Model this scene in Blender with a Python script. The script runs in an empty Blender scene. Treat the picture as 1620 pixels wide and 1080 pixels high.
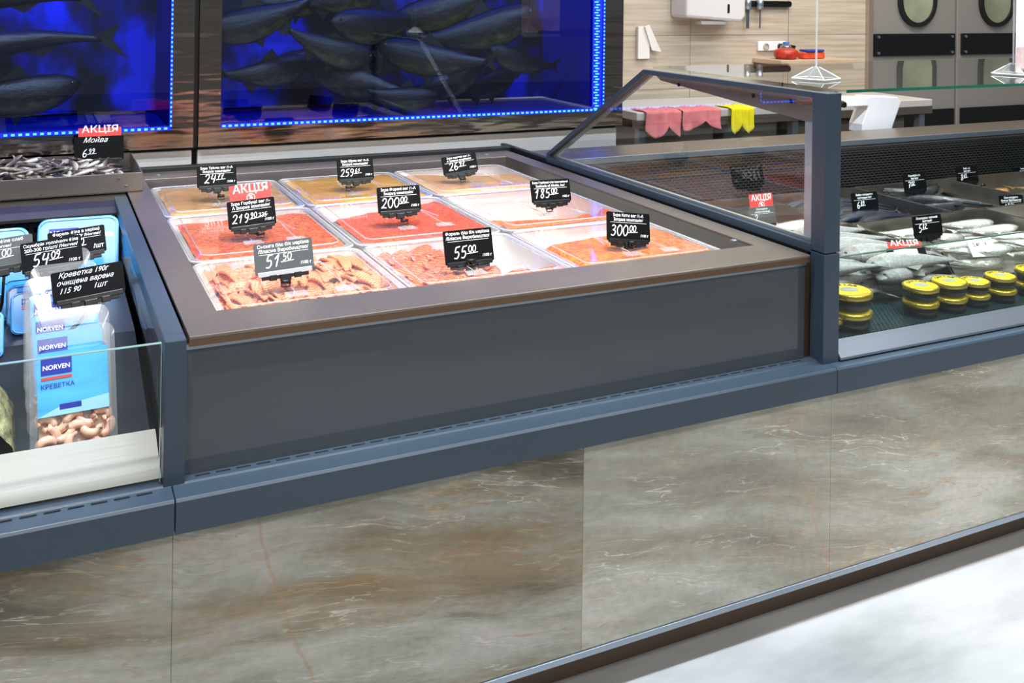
import bpy, math, random
from mathutils import Vector, Matrix
random.seed(7)
R = math.radians
scn = bpy.context.scene
col = scn.collection

# ------------------------------------------------------------------ camera
FPX, CX, CY, EYE = 1558.0, 810.0, -12.0, 1.5
yaw, pitch, roll = R(25.58), R(-0.2), R(-0.77)
_f = Vector((math.sin(yaw)*math.cos(pitch), math.cos(yaw)*math.cos(pitch), -math.sin(pitch)))
_r = Vector((math.cos(yaw), -math.sin(yaw), 0))
_d = _f.cross(_r)
RX = _r*math.cos(roll)+_d*math.sin(roll)
RD = -_r*math.sin(roll)+_d*math.cos(roll)
cd = bpy.data.cameras.new('camera'); cam = bpy.data.objects.new('camera', cd); col.objects.link(cam)
cam.matrix_world = Matrix(((RX.x, -RD.x, -_f.x, 0), (RX.y, -RD.y, -_f.y, 0), (RX.z, -RD.z, -_f.z, EYE), (0, 0, 0, 1)))
cd.sensor_width = 36; cd.lens = FPX/1620*36; cd.shift_y = -(540-CY)/1620; cd.clip_start = .05; cd.clip_end = 60
scn.camera = cam

def at(px, py, **k):                      # where a line of sight meets a plane of the shop
    d = RX*((px-CX)/FPX)+RD*((py-CY)/FPX)+_f
    ax = 'xyz'.index(list(k)[0]); v = list(k.values())[0]
    o = Vector((0, 0, EYE))
    return o+d*((v-o[ax])/d[ax])

# ------------------------------------------------------------------ world, lights, exposure
w = bpy.data.worlds.new('world'); scn.world = w; w.use_nodes = True
bg = w.node_tree.nodes['Background']
bg.inputs[0].default_value = (.86, .93, 1, 1); bg.inputs[1].default_value = .15
scn.view_settings.view_transform = 'Standard'; scn.view_settings.look = 'None'
scn.view_settings.gamma = 1; scn.view_settings.use_curve_mapping = False
scn.view_settings.exposure = 0.0

def area(name, loc, target, sx, sy, power, color):
    l = bpy.data.lights.new(name, 'AREA'); l.shape = 'RECTANGLE'; l.size = sx; l.size_y = sy
    l.energy = power; l.color = color
    o = bpy.data.objects.new(name, l); col.objects.link(o); o.location = loc
    o.rotation_euler = (Vector(target)-Vector(loc)).to_track_quat('-Z', 'Y').to_euler()
    return o
def spot(name, loc, target, power, color, size=R(50), rad=.06):
    l = bpy.data.lights.new(name, 'SPOT'); l.energy = power; l.color = color; l.spot_size = size; l.spot_blend = .5
    l.shadow_soft_size = rad
    o = bpy.data.objects.new(name, l); col.objects.link(o); o.location = loc
    o.rotation_euler = (Vector(target)-Vector(loc)).to_track_quat('-Z', 'Y').to_euler()
    return o
area('aisle_lamp', (1.5, -.6, 3.3), (1.5, .6, 0), 5, .5, 72, (1, .98, .95))
area('aisle_lamp', (1.8, -3.0, 3.3), (1.5, -1.5, 0), 6, .6, 60, (1, .98, .95))
area('back_lamp', (4.0, 3.4, 3.3), (4.2, 4.3, 0), 3.2, .3, 88, (1, .91, .82))
area('counter_fill_light', (1.6, 1.62, 3.4), (1.6, 1.9, 0), 5.5, .25, 205, (.72, .86, 1))  # added cool light without a fixture, brightens rail tops and counter
spot('track_or_fill_spot', (-.1, 2.3, 3.1), (0, 3.5, .9), 120, (1, .98, .95), R(40))  # added fill spot, lifts the tray of tiny fish
spot('track_or_fill_spot', (.75, 1.5, 3.1), (.75, 2.5, .87), 170, (1, .96, .91), R(40))
spot('track_or_fill_spot', (.95, 2.3, 3.1), (.95, 3.2, .87), 75, (1, .96, .91), R(44))  # added fill spot, brightens the back row of tubs
spot('track_or_fill_spot', (1.35, 1.6, 3.1), (1.3, 2.45, .87), 170, (1, .96, .91), R(40))
spot('track_or_fill_spot', (-.1, 1.3, 3.1), (-.05, 2.2, .7), 150, (1, .98, .96), R(44))
spot('track_or_fill_spot', (3.1, 1.7, 3.1), (3.1, 2.85, .7), 150, (1, .98, .96), R(44))  # added fill spot, brightens the back fish trays
spot('track_or_fill_spot', (2.5, 1.4, 3.1), (2.6, 2.3, .7), 290, (1, .98, .96), R(50))
area('tank_led_fill', (.0, 4.0, 1.85), (.0, 4.2, 1.0), .8, .1, 3.2, (.03, .10, 1))  # added blue lights inside the tanks, standing in for the LED tape
area('tank_led_fill', (1.4, 4.0, 1.85), (1.4, 4.2, 1.0), 1.4, .1, 5, (.03, .10, 1))

# ------------------------------------------------------------------ materials
def lin(c):
    if isinstance(c, str):
        c = [int(c[i:i+2], 16)/255 for i in (0, 2, 4)]
    return tuple((x/12.92 if x <= .04045 else ((x+.055)/1.055)**2.4) for x in c)+(1,)
MATS = {}
def nmat(name):
    m = bpy.data.materials.new(name); m.use_nodes = True; nt = m.node_tree
    return m, nt, nt.nodes['Principled BSDF'], nt.nodes['Material Output']
def pm(name, c, rough=.5, metal=0, spec=.5, coat=0, var=0, vscale=30, bump=0, bscale=60, emit=None, es=1, stretch=None, sss=0):
    if name in MATS: return MATS[name]
    m, nt, b, out = nmat(name); L = nt.links.new
    b.inputs['Base Color'].default_value = lin(c); b.inputs['Roughness'].default_value = rough
    b.inputs['Metallic'].default_value = metal; b.inputs['Specular IOR Level'].default_value = spec
    b.inputs['Coat Weight'].default_value = coat; b.inputs['Coat Roughness'].default_value = .08
    if sss: b.inputs['Subsurface Weight'].default_value = sss; b.inputs['Subsurface Radius'].default_value = (.01, .004, .003)
    if emit: b.inputs['Emission Color'].default_value = lin(emit); b.inputs['Emission Strength'].default_value = es
    if var or bump:
        tc = nt.nodes.new('ShaderNodeTexCoord'); mp = nt.nodes.new('ShaderNodeMapping')
        L(tc.outputs['Object'], mp.inputs[0])
        if stretch: mp.inputs['Scale'].default_value = stretch
        if var:
            n = nt.nodes.new('ShaderNodeTexNoise'); n.inputs['Scale'].default_value = vscale; n.inputs['Detail'].default_value = 5
            L(mp.outputs[0], n.inputs['Vector'])
            h = nt.nodes.new('ShaderNodeHueSaturation'); h.inputs['Color'].default_value = lin(c)
            r = nt.nodes.new('ShaderNodeMapRange'); r.inputs[1].default_value = .3; r.inputs[2].default_value = .7
            r.inputs[3].default_value = 1-var; r.inputs[4].default_value = 1+var
            L(n.outputs['Fac'], r.inputs[0]); L(r.outputs[0], h.inputs['Value']); L(h.outputs[0], b.inputs['Base Color'])
        if bump:
            n = nt.nodes.new('ShaderNodeTexNoise'); n.inputs['Scale'].default_value = bscale; n.inputs['Detail'].default_value = 4
            L(mp.outputs[0], n.inputs['Vector'])
            bp = nt.nodes.new('ShaderNodeBump'); bp.inputs['Strength'].default_value = bump; bp.inputs['Distance'].default_value = .01
            L(n.outputs['Fac'], bp.inputs['Height']); L(bp.outputs[0], b.inputs['Normal'])
    MATS[name] = m; return m
def glass(name, tint=(.97, 1, .99), ior=1.5, rough=0, white=0, wc=(.9, .9, .9, 1), boost=1.0):
    if name in MATS: return MATS[name]
    m = bpy.data.materials.new(name); m.use_nodes = True; nt = m.node_tree; L = nt.links.new
    nt.nodes.remove(nt.nodes['Principled BSDF']); out = nt.nodes['Material Output']
    t = nt.nodes.new('ShaderNodeBsdfTransparent'); t.inputs[0].default_value = tuple(tint)+(1,)
    g = nt.nodes.new('ShaderNodeBsdfGlossy'); g.inputs['Roughness'].default_value = rough
    fr = nt.nodes.new('ShaderNodeFresnel'); fr.inputs[0].default_value = ior
    mu = nt.nodes.new('ShaderNodeMath'); mu.operation = 'MULTIPLY'; mu.inputs[1].default_value = boost; mu.use_clamp = True
    ge = nt.nodes.new('ShaderNodeNewGeometry'); iv = nt.nodes.new('ShaderNodeMath'); iv.operation = 'SUBTRACT'; iv.inputs[0].default_value = 1
    L(ge.outputs['Backfacing'], iv.inputs[1]); L(fr.outputs[0], mu.inputs[0])
    m0 = nt.nodes.new('ShaderNodeMath'); m0.operation = 'MULTIPLY'; L(mu.outputs[0], m0.inputs[0]); L(iv.outputs[0], m0.inputs[1]); mu = m0
    mx = nt.nodes.new('ShaderNodeMixShader'); L(mu.outputs[0], mx.inputs[0]); L(g.outputs[0], mx.inputs[2])
    if white:
        d = nt.nodes.new('ShaderNodeBsdfDiffuse'); d.inputs[0].default_value = wc
        m2 = nt.nodes.new('ShaderNodeMixShader'); m2.inputs[0].default_value = white
        L(t.outputs[0], m2.inputs[1]); L(d.outputs[0], m2.inputs[2]); L(m2.outputs[0], mx.inputs[1])
    else: L(t.outputs[0], mx.inputs[1])
    L(mx.outputs[0], out.inputs[0]); MATS[name] = m; return m
def ramp(nt, stops):
    r = nt.nodes.new('ShaderNodeValToRGB'); e = r.color_ramp.elements
    while len(e) < len(stops): e.new(.5)
    for k, (p, c) in enumerate(stops): e[k].position = p; e[k].color = lin(c) if not isinstance(c, tuple) else c
    return r

anth = pm('anthracite_metal', '36434f', .34, .0, .5, var=.03, vscale=40)
anth_front = anth
black = pm('black_plastic', '0b0b0c', .35)
black_matte = pm('black_recess', '050506', .7)
rubber = pm('rubber', '131416', .5)
white_p = pm('white_plastic', 'e8e8ea', .35)
alu = pm('aluminium', 'a4adb8', .35, .85, bump=.03, stretch=(2, 60, 60))
tray_white = pm('tray_white', 'f4efec', .4, sss=0)
blue_lab = pm('blue_label', '4fb0ee', .3, coat=.5, var=.22, vscale=9, stretch=(1, 1, 4))
navy = pm('navy_print', '1b2c9c', .35)
red_p = pm('red_print', 'd8433c', .4)
white_ink = pm('white_ink', 'f4f4f4', .6, emit='000000')
board_m = pm('chalk_board', '0a0b0d', .5, spec=.12)
board_grey = pm('chalk_board_grey', '4c5152', .3, coat=.6)  # lighter grey, coated variant of the board

def steel(name, c='9a928c', rough=.26, stretch=(3, 220, 220), b=.05, metal=1, wob=0):
    m, nt, bs, out = nmat(name); L = nt.links.new
    bs.inputs['Base Color'].default_value = lin(c); bs.inputs['Metallic'].default_value = metal; bs.inputs['Roughness'].default_value = rough
    tc = nt.nodes.new('ShaderNodeTexCoord'); mp = nt.nodes.new('ShaderNodeMapping'); mp.inputs['Scale'].default_value = stretch
    L(tc.outputs['Object'], mp.inputs[0]); n = nt.nodes.new('ShaderNodeTexNoise'); n.inputs['Scale'].default_value = 1.5; n.inputs['Detail'].default_value = 6
    L(mp.outputs[0], n.inputs['Vector'])
    bp = nt.nodes.new('ShaderNodeBump'); bp.inputs['Strength'].default_value = b; bp.inputs['Distance'].default_value = .01
    L(n.outputs['Fac'], bp.inputs['Height'])
    last = bp
    if wob:
        n2 = nt.nodes.new('ShaderNodeTexNoise'); n2.inputs['Scale'].default_value = 1; mp2 = nt.nodes.new('ShaderNodeMapping')
        mp2.inputs['Scale'].default_value = (3, 3, 22); L(tc.outputs['Object'], mp2.inputs[0]); L(mp2.outputs[0], n2.inputs['Vector'])
        b2 = nt.nodes.new('ShaderNodeBump'); b2.inputs['Strength'].default_value = wob; b2.inputs['Distance'].default_value = .05
        L(n2.outputs['Fac'], b2.inputs['Height']); L(bp.outputs[0], b2.inputs['Normal']); last = b2
    L(last.outputs[0], bs.inputs['Normal'])
    r = nt.nodes.new('ShaderNodeMapRange'); r.inputs[3].default_value = rough*.75; r.inputs[4].default_value = rough*1.35
    L(n.outputs['Fac'], r.inputs[0]); L(r.outputs[0], bs.inputs['Roughness'])
    MATS[name] = m; return m
steel_deck = steel('brushed_steel', '8a8078', .38, metal=.8)
steel_mirror = steel('mirror_steel', 'a0968d', .12, (3, 3, 60), .01, wob=.09)
steel_light = steel('light_brushed_steel', 'd2ccc6', .42, (2, 200, 200), .04, .25)
steel_tray = steel('tray_steel', 'a8a39c', .33, (30, 30, 4), .04)
steel_door = steel('door_steel', 'b0a9a2', .3, (2, 2, 9), .002, .5)
bronze = pm('bronze_edge', '7a614c', .3, .8)

gl_clear = glass('clear_glass', (.965, .99, .98))
gl_end = glass('end_glass', (.93, .95, .95), boost=1.6)
gl_top = glass('top_glass', (.90, .96, .94))
gl_edge = pm('glass_edge', '0f5a48', .15, coat=1)
gl_edge_l = pm('glass_edge_pale', '8fae9f', .15, coat=1)
gl_tank = glass('tank_glass', (.90, .93, 1), boost=2.6)
gl_lid = glass('lid_plastic', (.97, .97, .97), ior=1.45, rough=.06, white=.03, boost=1.2)
gl_rim = glass('rim_plastic', (.93, .92, .93), ior=1.5, rough=.12, white=.30, boost=1.8)
gl_blister = glass('blister_plastic', (.97, .97, .98), ior=1.5, rough=.08, white=.10, boost=3)
gl_jar = glass('jar_glass', (.70, .78, .72), boost=1.2)
acryl = glass('acrylic', (.95, .96, .96), ior=1.5, rough=.05, white=.12, boost=2.5)

def panel_glass():
    m, nt, b, out = nmat('dark_glass_panel')
    b.inputs['Base Color'].default_value = lin('454b50'); b.inputs['Roughness'].default_value = .06
    b.inputs['Specular IOR Level'].default_value = .55; return m
dark_panel = panel_glass()

STONES = {}
def stone(seed, crack=None, tone=1.0):
    if seed in STONES: return STONES[seed]
    m, nt, b, out = nmat('slate_stone'); L = nt.links.new
    tc = nt.nodes.new('ShaderNodeTexCoord'); mp = nt.nodes.new('ShaderNodeMapping')
    mp.inputs['Location'].default_value = (seed*3.1, 0, seed*1.7); mp.inputs['Rotation'].default_value = (0, R(-9), 0)
    L(tc.outputs['Object'], mp.inputs[0])
    def vmap(scale, src=None):
        q = nt.nodes.new('ShaderNodeMapping'); q.inputs['Scale'].default_value = scale; L((src or mp).outputs[0], q.inputs[0]); return q
    # large warp
    wn = nt.nodes.new('ShaderNodeTexNoise'); wn.inputs['Scale'].default_value = 2.2; wn.inputs['Detail'].default_value = 3; L(mp.outputs[0], wn.inputs['Vector'])
    wa = nt.nodes.new('ShaderNodeVectorMath'); wa.operation = 'SCALE'; wa.inputs['Scale'].default_value = .09; L(wn.outputs['Color'], wa.inputs[0])
    ad = nt.nodes.new('ShaderNodeVectorMath'); ad.operation = 'ADD'; L(mp.outputs[0], ad.inputs[0]); L(wa.outputs[0], ad.inputs[1])
    def noise(scale, detail, mapscale, dist=0, rough=.6):
        q = nt.nodes.new('ShaderNodeMapping'); q.inputs['Scale'].default_value = mapscale; L(ad.outputs[0], q.inputs[0])
        n = nt.nodes.new('ShaderNodeTexNoise'); n.inputs['Scale'].default_value = scale; n.inputs['Detail'].default_value = detail
        n.inputs['Roughness'].default_value = rough; n.inputs['Distortion'].default_value = dist; L(q.outputs[0], n.inputs['Vector']); return n
    base = noise(1.0, 9, (1.6, 1, 8), .25, .62)
    r1 = ramp(nt, [(.34, '625a4a' if seed == 1 else '857e6e'), (.43, '857d68' if seed == 1 else '938d7c'), (.51, '9d9987'), (.60, 'b0aea2'), (.72, 'c0b8ae')]); L(base.outputs['Fac'], r1.inputs[0])
    rustn = noise(1.0, 5, (1.2, 1, 6), .6)
    rr = ramp(nt, [(.50, (0, 0, 0, 1)), (.72, (1, 1, 1, 1))]); L(rustn.outputs['Fac'], rr.inputs[0])
    mulr = nt.nodes.new('ShaderNodeMath'); mulr.operation = 'MULTIPLY'; mulr.inputs[1].default_value = .8 if seed == 1 else .22; L(rr.outputs[0], mulr.inputs[0])
    mx = nt.nodes.new('ShaderNodeMixRGB'); L(mulr.outputs[0], mx.inputs[0]); L(r1.outputs[0], mx.inputs[1]); mx.inputs[2].default_value = lin('9c7a4a')
    # fine white veins : thin level sets of stretched noise
    def veins(scale, ms, width, color, strength, prev, mask=None, dist=.3):
        n = noise(scale, 5, ms, dist, .55)
        a = nt.nodes.new('ShaderNodeMath'); a.operation = 'SUBTRACT'; a.inputs[1].default_value = .5; L(n.outputs['Fac'], a.inputs[0])
        c = nt.nodes.new('ShaderNodeMath'); c.operation = 'ABSOLUTE'; L(a.outputs[0], c.inputs[0])
        r = nt.nodes.new('ShaderNodeMapRange'); r.inputs[1].default_value = 0; r.inputs[2].default_value = width; r.inputs[3].default_value = strength; r.inputs[4].default_value = 0
        L(c.outputs[0], r.inputs[0])
        mk = noise(1.0, 3, (1.5, 1, 4), 0); k = ramp(nt, [(.42+(.04 if mask else 0), (0, 0, 0, 1)), (.62, (1, 1, 1, 1))]); L(mk.outputs['Fac'], k.inputs[0])
        mk.inputs['Scale'].default_value = 1.3 if mask else 2.1
        mu = nt.nodes.new('ShaderNodeMath'); mu.operation = 'MULTIPLY'; L(r.outputs[0], mu.inputs[0]); L(k.outputs[0], mu.inputs[1])
        x = nt.nodes.new('ShaderNodeMixRGB'); L(mu.outputs[0], x.inputs[0]); L(prev.outputs[0], x.inputs[1]); x.inputs[2].default_value = lin(color); return x
    v1 = veins(1.5, (1.5, 1, 17), .008, 'eae4d6', .7, mx)
    v2 = veins(1.6, (1.2, 1, 13), .010, 'cdb078', .55, v1, True)
    v3 = veins(1.0, (1.3, 1, 12), .006, 'ad7442', .7, v2, True)
    v4 = veins(2.2, (1.6, 1, 20), .014, '645d48', .35, v3)
    fine = nt.nodes.new('ShaderNodeTexNoise'); fine.inputs['Scale'].default_value = 60; fine.inputs['Detail'].default_value = 6; L(ad.outputs[0], fine.inputs['Vector'])
    fr = nt.nodes.new('ShaderNodeMapRange'); fr.inputs[3].default_value = .82*tone; fr.inputs[4].default_value = 1.18*tone; L(fine.outputs['Fac'], fr.inputs[0])
    if crack:                              # one long rusty crack running down the slab
        sp = nt.nodes.new('ShaderNodeSeparateXYZ'); L(tc.outputs['Object'], sp.inputs[0])
        cn = nt.nodes.new('ShaderNodeTexNoise'); cn.inputs['Scale'].default_value = 9; cn.inputs['Detail'].default_value = 5; L(tc.outputs['Object'], cn.inputs['Vector'])
        def mth(op, a, b):
            q = nt.nodes.new('ShaderNodeMath'); q.operation = op
            for k, t in enumerate((a, b)):
                if isinstance(t, (int, float)): q.inputs[k].default_value = t
                elif t is not None: L(t, q.inputs[k])
            return q.outputs[0]
        xx = mth('ADD', mth('SUBTRACT', sp.outputs['X'], crack[0]), mth('MULTIPLY', mth('SUBTRACT', sp.outputs['Z'], .3), crack[1]))
        xx = mth('ABSOLUTE', mth('ADD', xx, mth('MULTIPLY', mth('SUBTRACT', cn.outputs['Fac'], .5), .05)), None)
        mr = nt.nodes.new('ShaderNodeMapRange'); mr.inputs[1].default_value = 0; mr.inputs[2].default_value = .006; mr.inputs[3].default_value = .45; mr.inputs[4].default_value = 0; L(xx, mr.inputs[0])
        vx = nt.nodes.new('ShaderNodeMixRGB'); L(mr.outputs[0], vx.inputs[0]); L(v4.outputs[0], vx.inputs[1]); vx.inputs[2].default_value = lin('b07c4a'); v4 = vx
    STONES[seed] = m
    hs = nt.nodes.new('ShaderNodeHueSaturation'); hs.inputs['Saturation'].default_value = .92 if seed == 1 else .85; L(v4.outputs[0], hs.inputs['Color']); L(fr.outputs[0], hs.inputs['Value'])
    L(hs.outputs[0], b.inputs['Base Color']); b.inputs['Roughness'].default_value = .45
    bp = nt.nodes.new('ShaderNodeBump'); bp.inputs['Strength'].default_value = .5; bp.inputs['Distance'].default_value = .006
    L(base.outputs['Fac'], bp.inputs['Height']); L(bp.outputs[0], b.inputs['Normal'])
    return m

def floor_mat():
    m, nt, b, out = nmat('pale_floor'); L = nt.links.new
    tc = nt.nodes.new('ShaderNodeTexCoord'); n = nt.nodes.new('ShaderNodeTexNoise'); n.inputs['Scale'].default_value = 2.2; n.inputs['Detail'].default_value = 9; n.inputs['Roughness'].default_value = .65
    mp = nt.nodes.new('ShaderNodeMapping'); mp.inputs['Scale'].default_value = (.7, 2.2, 1); mp.inputs['Rotation'].default_value = (0, 0, R(20))
    L(tc.outputs['Object'], mp.inputs[0]); L(mp.outputs[0], n.inputs['Vector'])
    r = ramp(nt, [(.32, '9c9c9a'), (.5, 'b3b2b0'), (.66, 'c0bfbd')]); L(n.outputs['Fac'], r.inputs[0]); L(r.outputs[0], b.inputs['Base Color'])
    b.inputs['Roughness'].default_value = .35; return m
def tile_mat():
    m, nt, b, out = nmat('beige_wall_tile'); L = nt.links.new
    tc = nt.nodes.new('ShaderNodeTexCoord'); sp = nt.nodes.new('ShaderNodeSeparateXYZ'); cb = nt.nodes.new('ShaderNodeCombineXYZ')
    L(tc.outputs['Object'], sp.inputs[0])
    a1 = nt.nodes.new('ShaderNodeMath'); a1.operation = 'SUBTRACT'; a1.inputs[1].default_value = 2.614; L(sp.outputs['X'], a1.inputs[0])
    a2 = nt.nodes.new('ShaderNodeMath'); a2.operation = 'SUBTRACT'; a2.inputs[1].default_value = .09; L(sp.outputs['Z'], a2.inputs[0])
    L(a1.outputs[0], cb.inputs[0]); L(a2.outputs[0], cb.inputs[1])
    br = nt.nodes.new('ShaderNodeTexBrick'); br.inputs['Scale'].default_value = 1; br.inputs['Brick Width'].default_value = .712; br.inputs['Row Height'].default_value = .3
    br.inputs['Mortar Size'].default_value = .003; br.offset = 0; L(cb.outputs[0], br.inputs['Vector'])
    br.inputs['Mortar'].default_value = lin('8f8576')
    n = nt.nodes.new('ShaderNodeTexNoise'); mp = nt.nodes.new('ShaderNodeMapping'); mp.inputs['Scale'].default_value = (1, 1, 26); L(tc.outputs['Object'], mp.inputs[0]); L(mp.outputs[0], n.inputs['Vector'])
    n.inputs['Scale'].default_value = 2; n.inputs['Detail'].default_value = 5
    r = ramp(nt, [(.3, 'a99a86'), (.5, 'b9ab97'), (.7, 'c7baa8')]); L(n.outputs['Fac'], r.inputs[0])
    L(r.outputs[0], br.inputs['Color1']); L(r.outputs[0], br.inputs['Color2']); L(br.outputs[0], b.inputs['Base Color'])
    b.inputs['Roughness'].default_value = .3; return m

def roe_mat(name, c1, c2, egg=1, scale=150, rough=.12, bump=1.0):
    m, nt, b, out = nmat(name); L = nt.links.new
    tc = nt.nodes.new('ShaderNodeTexCoord')
    n = nt.nodes.new('ShaderNodeTexNoise'); n.inputs['Scale'].default_value = 9; n.inputs['Detail'].default_value = 4; L(tc.outputs['Object'], n.inputs['Vector'])
    mx = nt.nodes.new('ShaderNodeMixRGB'); mx.inputs[1].default_value = lin(c1); mx.inputs[2].default_value = lin(c2)
    if egg:
        v = nt.nodes.new('ShaderNodeTexVoronoi'); v.inputs['Scale'].default_value = scale; L(tc.outputs['Object'], v.inputs['Vector'])
        s = nt.nodes.new('ShaderNodeSeparateColor'); L(v.outputs['Color'], s.inputs[0])
        a = nt.nodes.new('ShaderNodeMath'); a.operation = 'MULTIPLY_ADD'; a.inputs[1].default_value = .9; L(s.outputs[0], a.inputs[0])
        q = nt.nodes.new('ShaderNodeMath'); q.operation = 'MULTIPLY'; q.inputs[1].default_value = .25; L(n.outputs['Fac'], q.inputs[0]); L(q.outputs[0], a.inputs[2]); L(a.outputs[0], mx.inputs[0])
        bp = nt.nodes.new('ShaderNodeBump'); bp.inputs['Strength'].default_value = bump; bp.inputs['Distance'].default_value = .003; bp.invert = True
        L(v.outputs['Distance'], bp.inputs['Height'])
    else:
        L(n.outputs['Fac'], mx.inputs[0]); bp = nt.nodes.new('ShaderNodeBump'); bp.inputs['Strength'].default_value = .35; bp.inputs['Distance'].default_value = .008
        n2 = nt.nodes.new('ShaderNodeTexNoise'); n2.inputs['Scale'].default_value = 30; L(tc.outputs['Object'], n2.inputs['Vector']); L(n2.outputs['Fac'], bp.inputs['Height'])
    L(mx.outputs[0], b.inputs['Base Color']); L(bp.outputs[0], b.inputs['Normal']); b.inputs['Roughness'].default_value = rough
    b.inputs['Subsurface Weight'].default_value = .25; b.inputs['Subsurface Radius'].default_value = (.01, .003, .001)
    MATS[name] = m; return m
def salmon_mat(name, c1, c2, sc=70):
    m, nt, b, out = nmat(name); L = nt.links.new
    tc = nt.nodes.new('ShaderNodeTexCoord'); wv = nt.nodes.new('ShaderNodeTexWave'); wv.inputs['Scale'].default_value = sc; wv.inputs['Distortion'].default_value = 3.5
    wv.inputs['Detail'].default_value = 2; wv.inputs['Detail Scale'].default_value = .6; wv.bands_direction = 'DIAGONAL'; L(tc.outputs['Object'], wv.inputs['Vector'])
    r = ramp(nt, [(.0, c1), (.7, c1), (.92, c2)]); L(wv.outputs['Fac'], r.inputs[0]); L(r.outputs[0], b.inputs['Base Color'])
    b.inputs['Roughness'].default_value = .28; b.inputs['Subsurface Weight'].default_value = .2; b.inputs['Subsurface Radius'].default_value = (.01, .004, .002)
    MATS[name] = m; return m
def fish_mat(name, back, side, belly, rough=.28, metal=.25, spots=0):
    m, nt, b, out = nmat(name); L = nt.links.new
    tc = nt.nodes.new('ShaderNodeTexCoord'); sp = nt.nodes.new('ShaderNodeSeparateXYZ'); L(tc.outputs['Generated'], sp.inputs[0])
    n = nt.nodes.new('ShaderNodeTexNoise'); n.inputs['Scale'].default_value = 7; n.inputs['Detail'].default_value = 6; L(tc.outputs['Generated'], n.inputs['Vector'])
    mp = nt.nodes.new('ShaderNodeMapping'); mp.inputs['Scale'].default_value = (1.6, 1, 1); L(tc.outputs['Generated'], mp.inputs[0]); L(mp.outputs[0], n.inputs['Vector']); n.inputs['Roughness'].default_value = .65
    a = nt.nodes.new('ShaderNodeMath'); a.operation = 'MULTIPLY_ADD'; a.inputs[1].default_value = .8; L(n.outputs['Fac'], a.inputs[0])
    zz = nt.nodes.new('ShaderNodeMath'); zz.operation = 'SUBTRACT'; zz.inputs[1].default_value = .22; L(sp.outputs['Z'], zz.inputs[0]); L(zz.outputs[0], a.inputs[2])
    r = ramp(nt, [(.30, belly), (.55, side), (.85, back)]); L(a.outputs[0], r.inputs[0])
    # gill cover and head are darker than the flank; a lateral line runs along it
    gx = ramp(nt, [(0, (.45, .45, .45, 1)), (.13, (.7, .68, .66, 1)), (.185, (.75, .7, .66, 1)), (.19, (.3, .26, .24, 1)), (.20, (1, 1, 1, 1))]); L(sp.outputs['X'], gx.inputs[0])
    mg = nt.nodes.new('ShaderNodeMixRGB'); mg.blend_type = 'MULTIPLY'; mg.inputs[0].default_value = .8; L(r.outputs[0], mg.inputs[1]); L(gx.outputs[0], mg.inputs[2])
    v = nt.nodes.new('ShaderNodeTexVoronoi'); v.inputs['Scale'].default_value = 45; L(tc.outputs['Object'], v.inputs['Vector'])
    vr = nt.nodes.new('ShaderNodeMapRange'); vr.inputs[2].default_value = .6; vr.inputs[3].default_value = 1.12; vr.inputs[4].default_value = .72; L(v.outputs['Distance'], vr.inputs[0])
    hs = nt.nodes.new('ShaderNodeHueSaturation'); L(mg.outputs[0], hs.inputs['Color']); L(vr.outputs[0], hs.inputs['Value'])
    L(hs.outputs[0], b.inputs['Base Color']); b.inputs['Roughness'].default_value = rough; b.inputs['Metallic'].default_value = metal
    bp = nt.nodes.new('ShaderNodeBump'); bp.inputs['Strength'].default_value = .35; bp.inputs['Distance'].default_value = .01; L(n.outputs['Fac'], bp.inputs['Height']); L(bp.outputs[0], b.inputs['Normal'])
    MATS[name] = m; return m
def perf_mat(name, c, sx, sz, axes='XZ', mort=.25):
    m, nt, b, out = nmat(name); L = nt.links.new
    tc = nt.nodes.new('ShaderNodeTexCoord'); sp = nt.nodes.new('ShaderNodeSeparateXYZ'); cb = nt.nodes.new('ShaderNodeCombineXYZ')
    L(tc.outputs['Object'], sp.inputs[0]); L(sp.outputs[axes[0]], cb.inputs[0]); L(sp.outputs[axes[1]], cb.inputs[1])
    br = nt.nodes.new('ShaderNodeTexBrick'); br.inputs['Scale'].default_value = 1; br.inputs['Brick Width'].default_value = sx; br.inputs['Row Height'].default_value = sz
    br.inputs['Mortar Size'].default_value = sz*mort; br.inputs['Mortar Smooth'].default_value = 0; L(cb.outputs[0], br.inputs['Vector'])
    b.inputs['Base Color'].default_value = lin(c); b.inputs['Metallic'].default_value = .6; b.inputs['Roughness'].default_value = .35
    tr = nt.nodes.new('ShaderNodeBsdfTransparent'); mx = nt.nodes.new('ShaderNodeMixShader')
    L(br.outputs['Fac'], mx.inputs[0]); L(tr.outputs[0], mx.inputs[1]); L(b.outputs[0], mx.inputs[2]); L(mx.outputs[0], out.inputs[0]); return m

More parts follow.
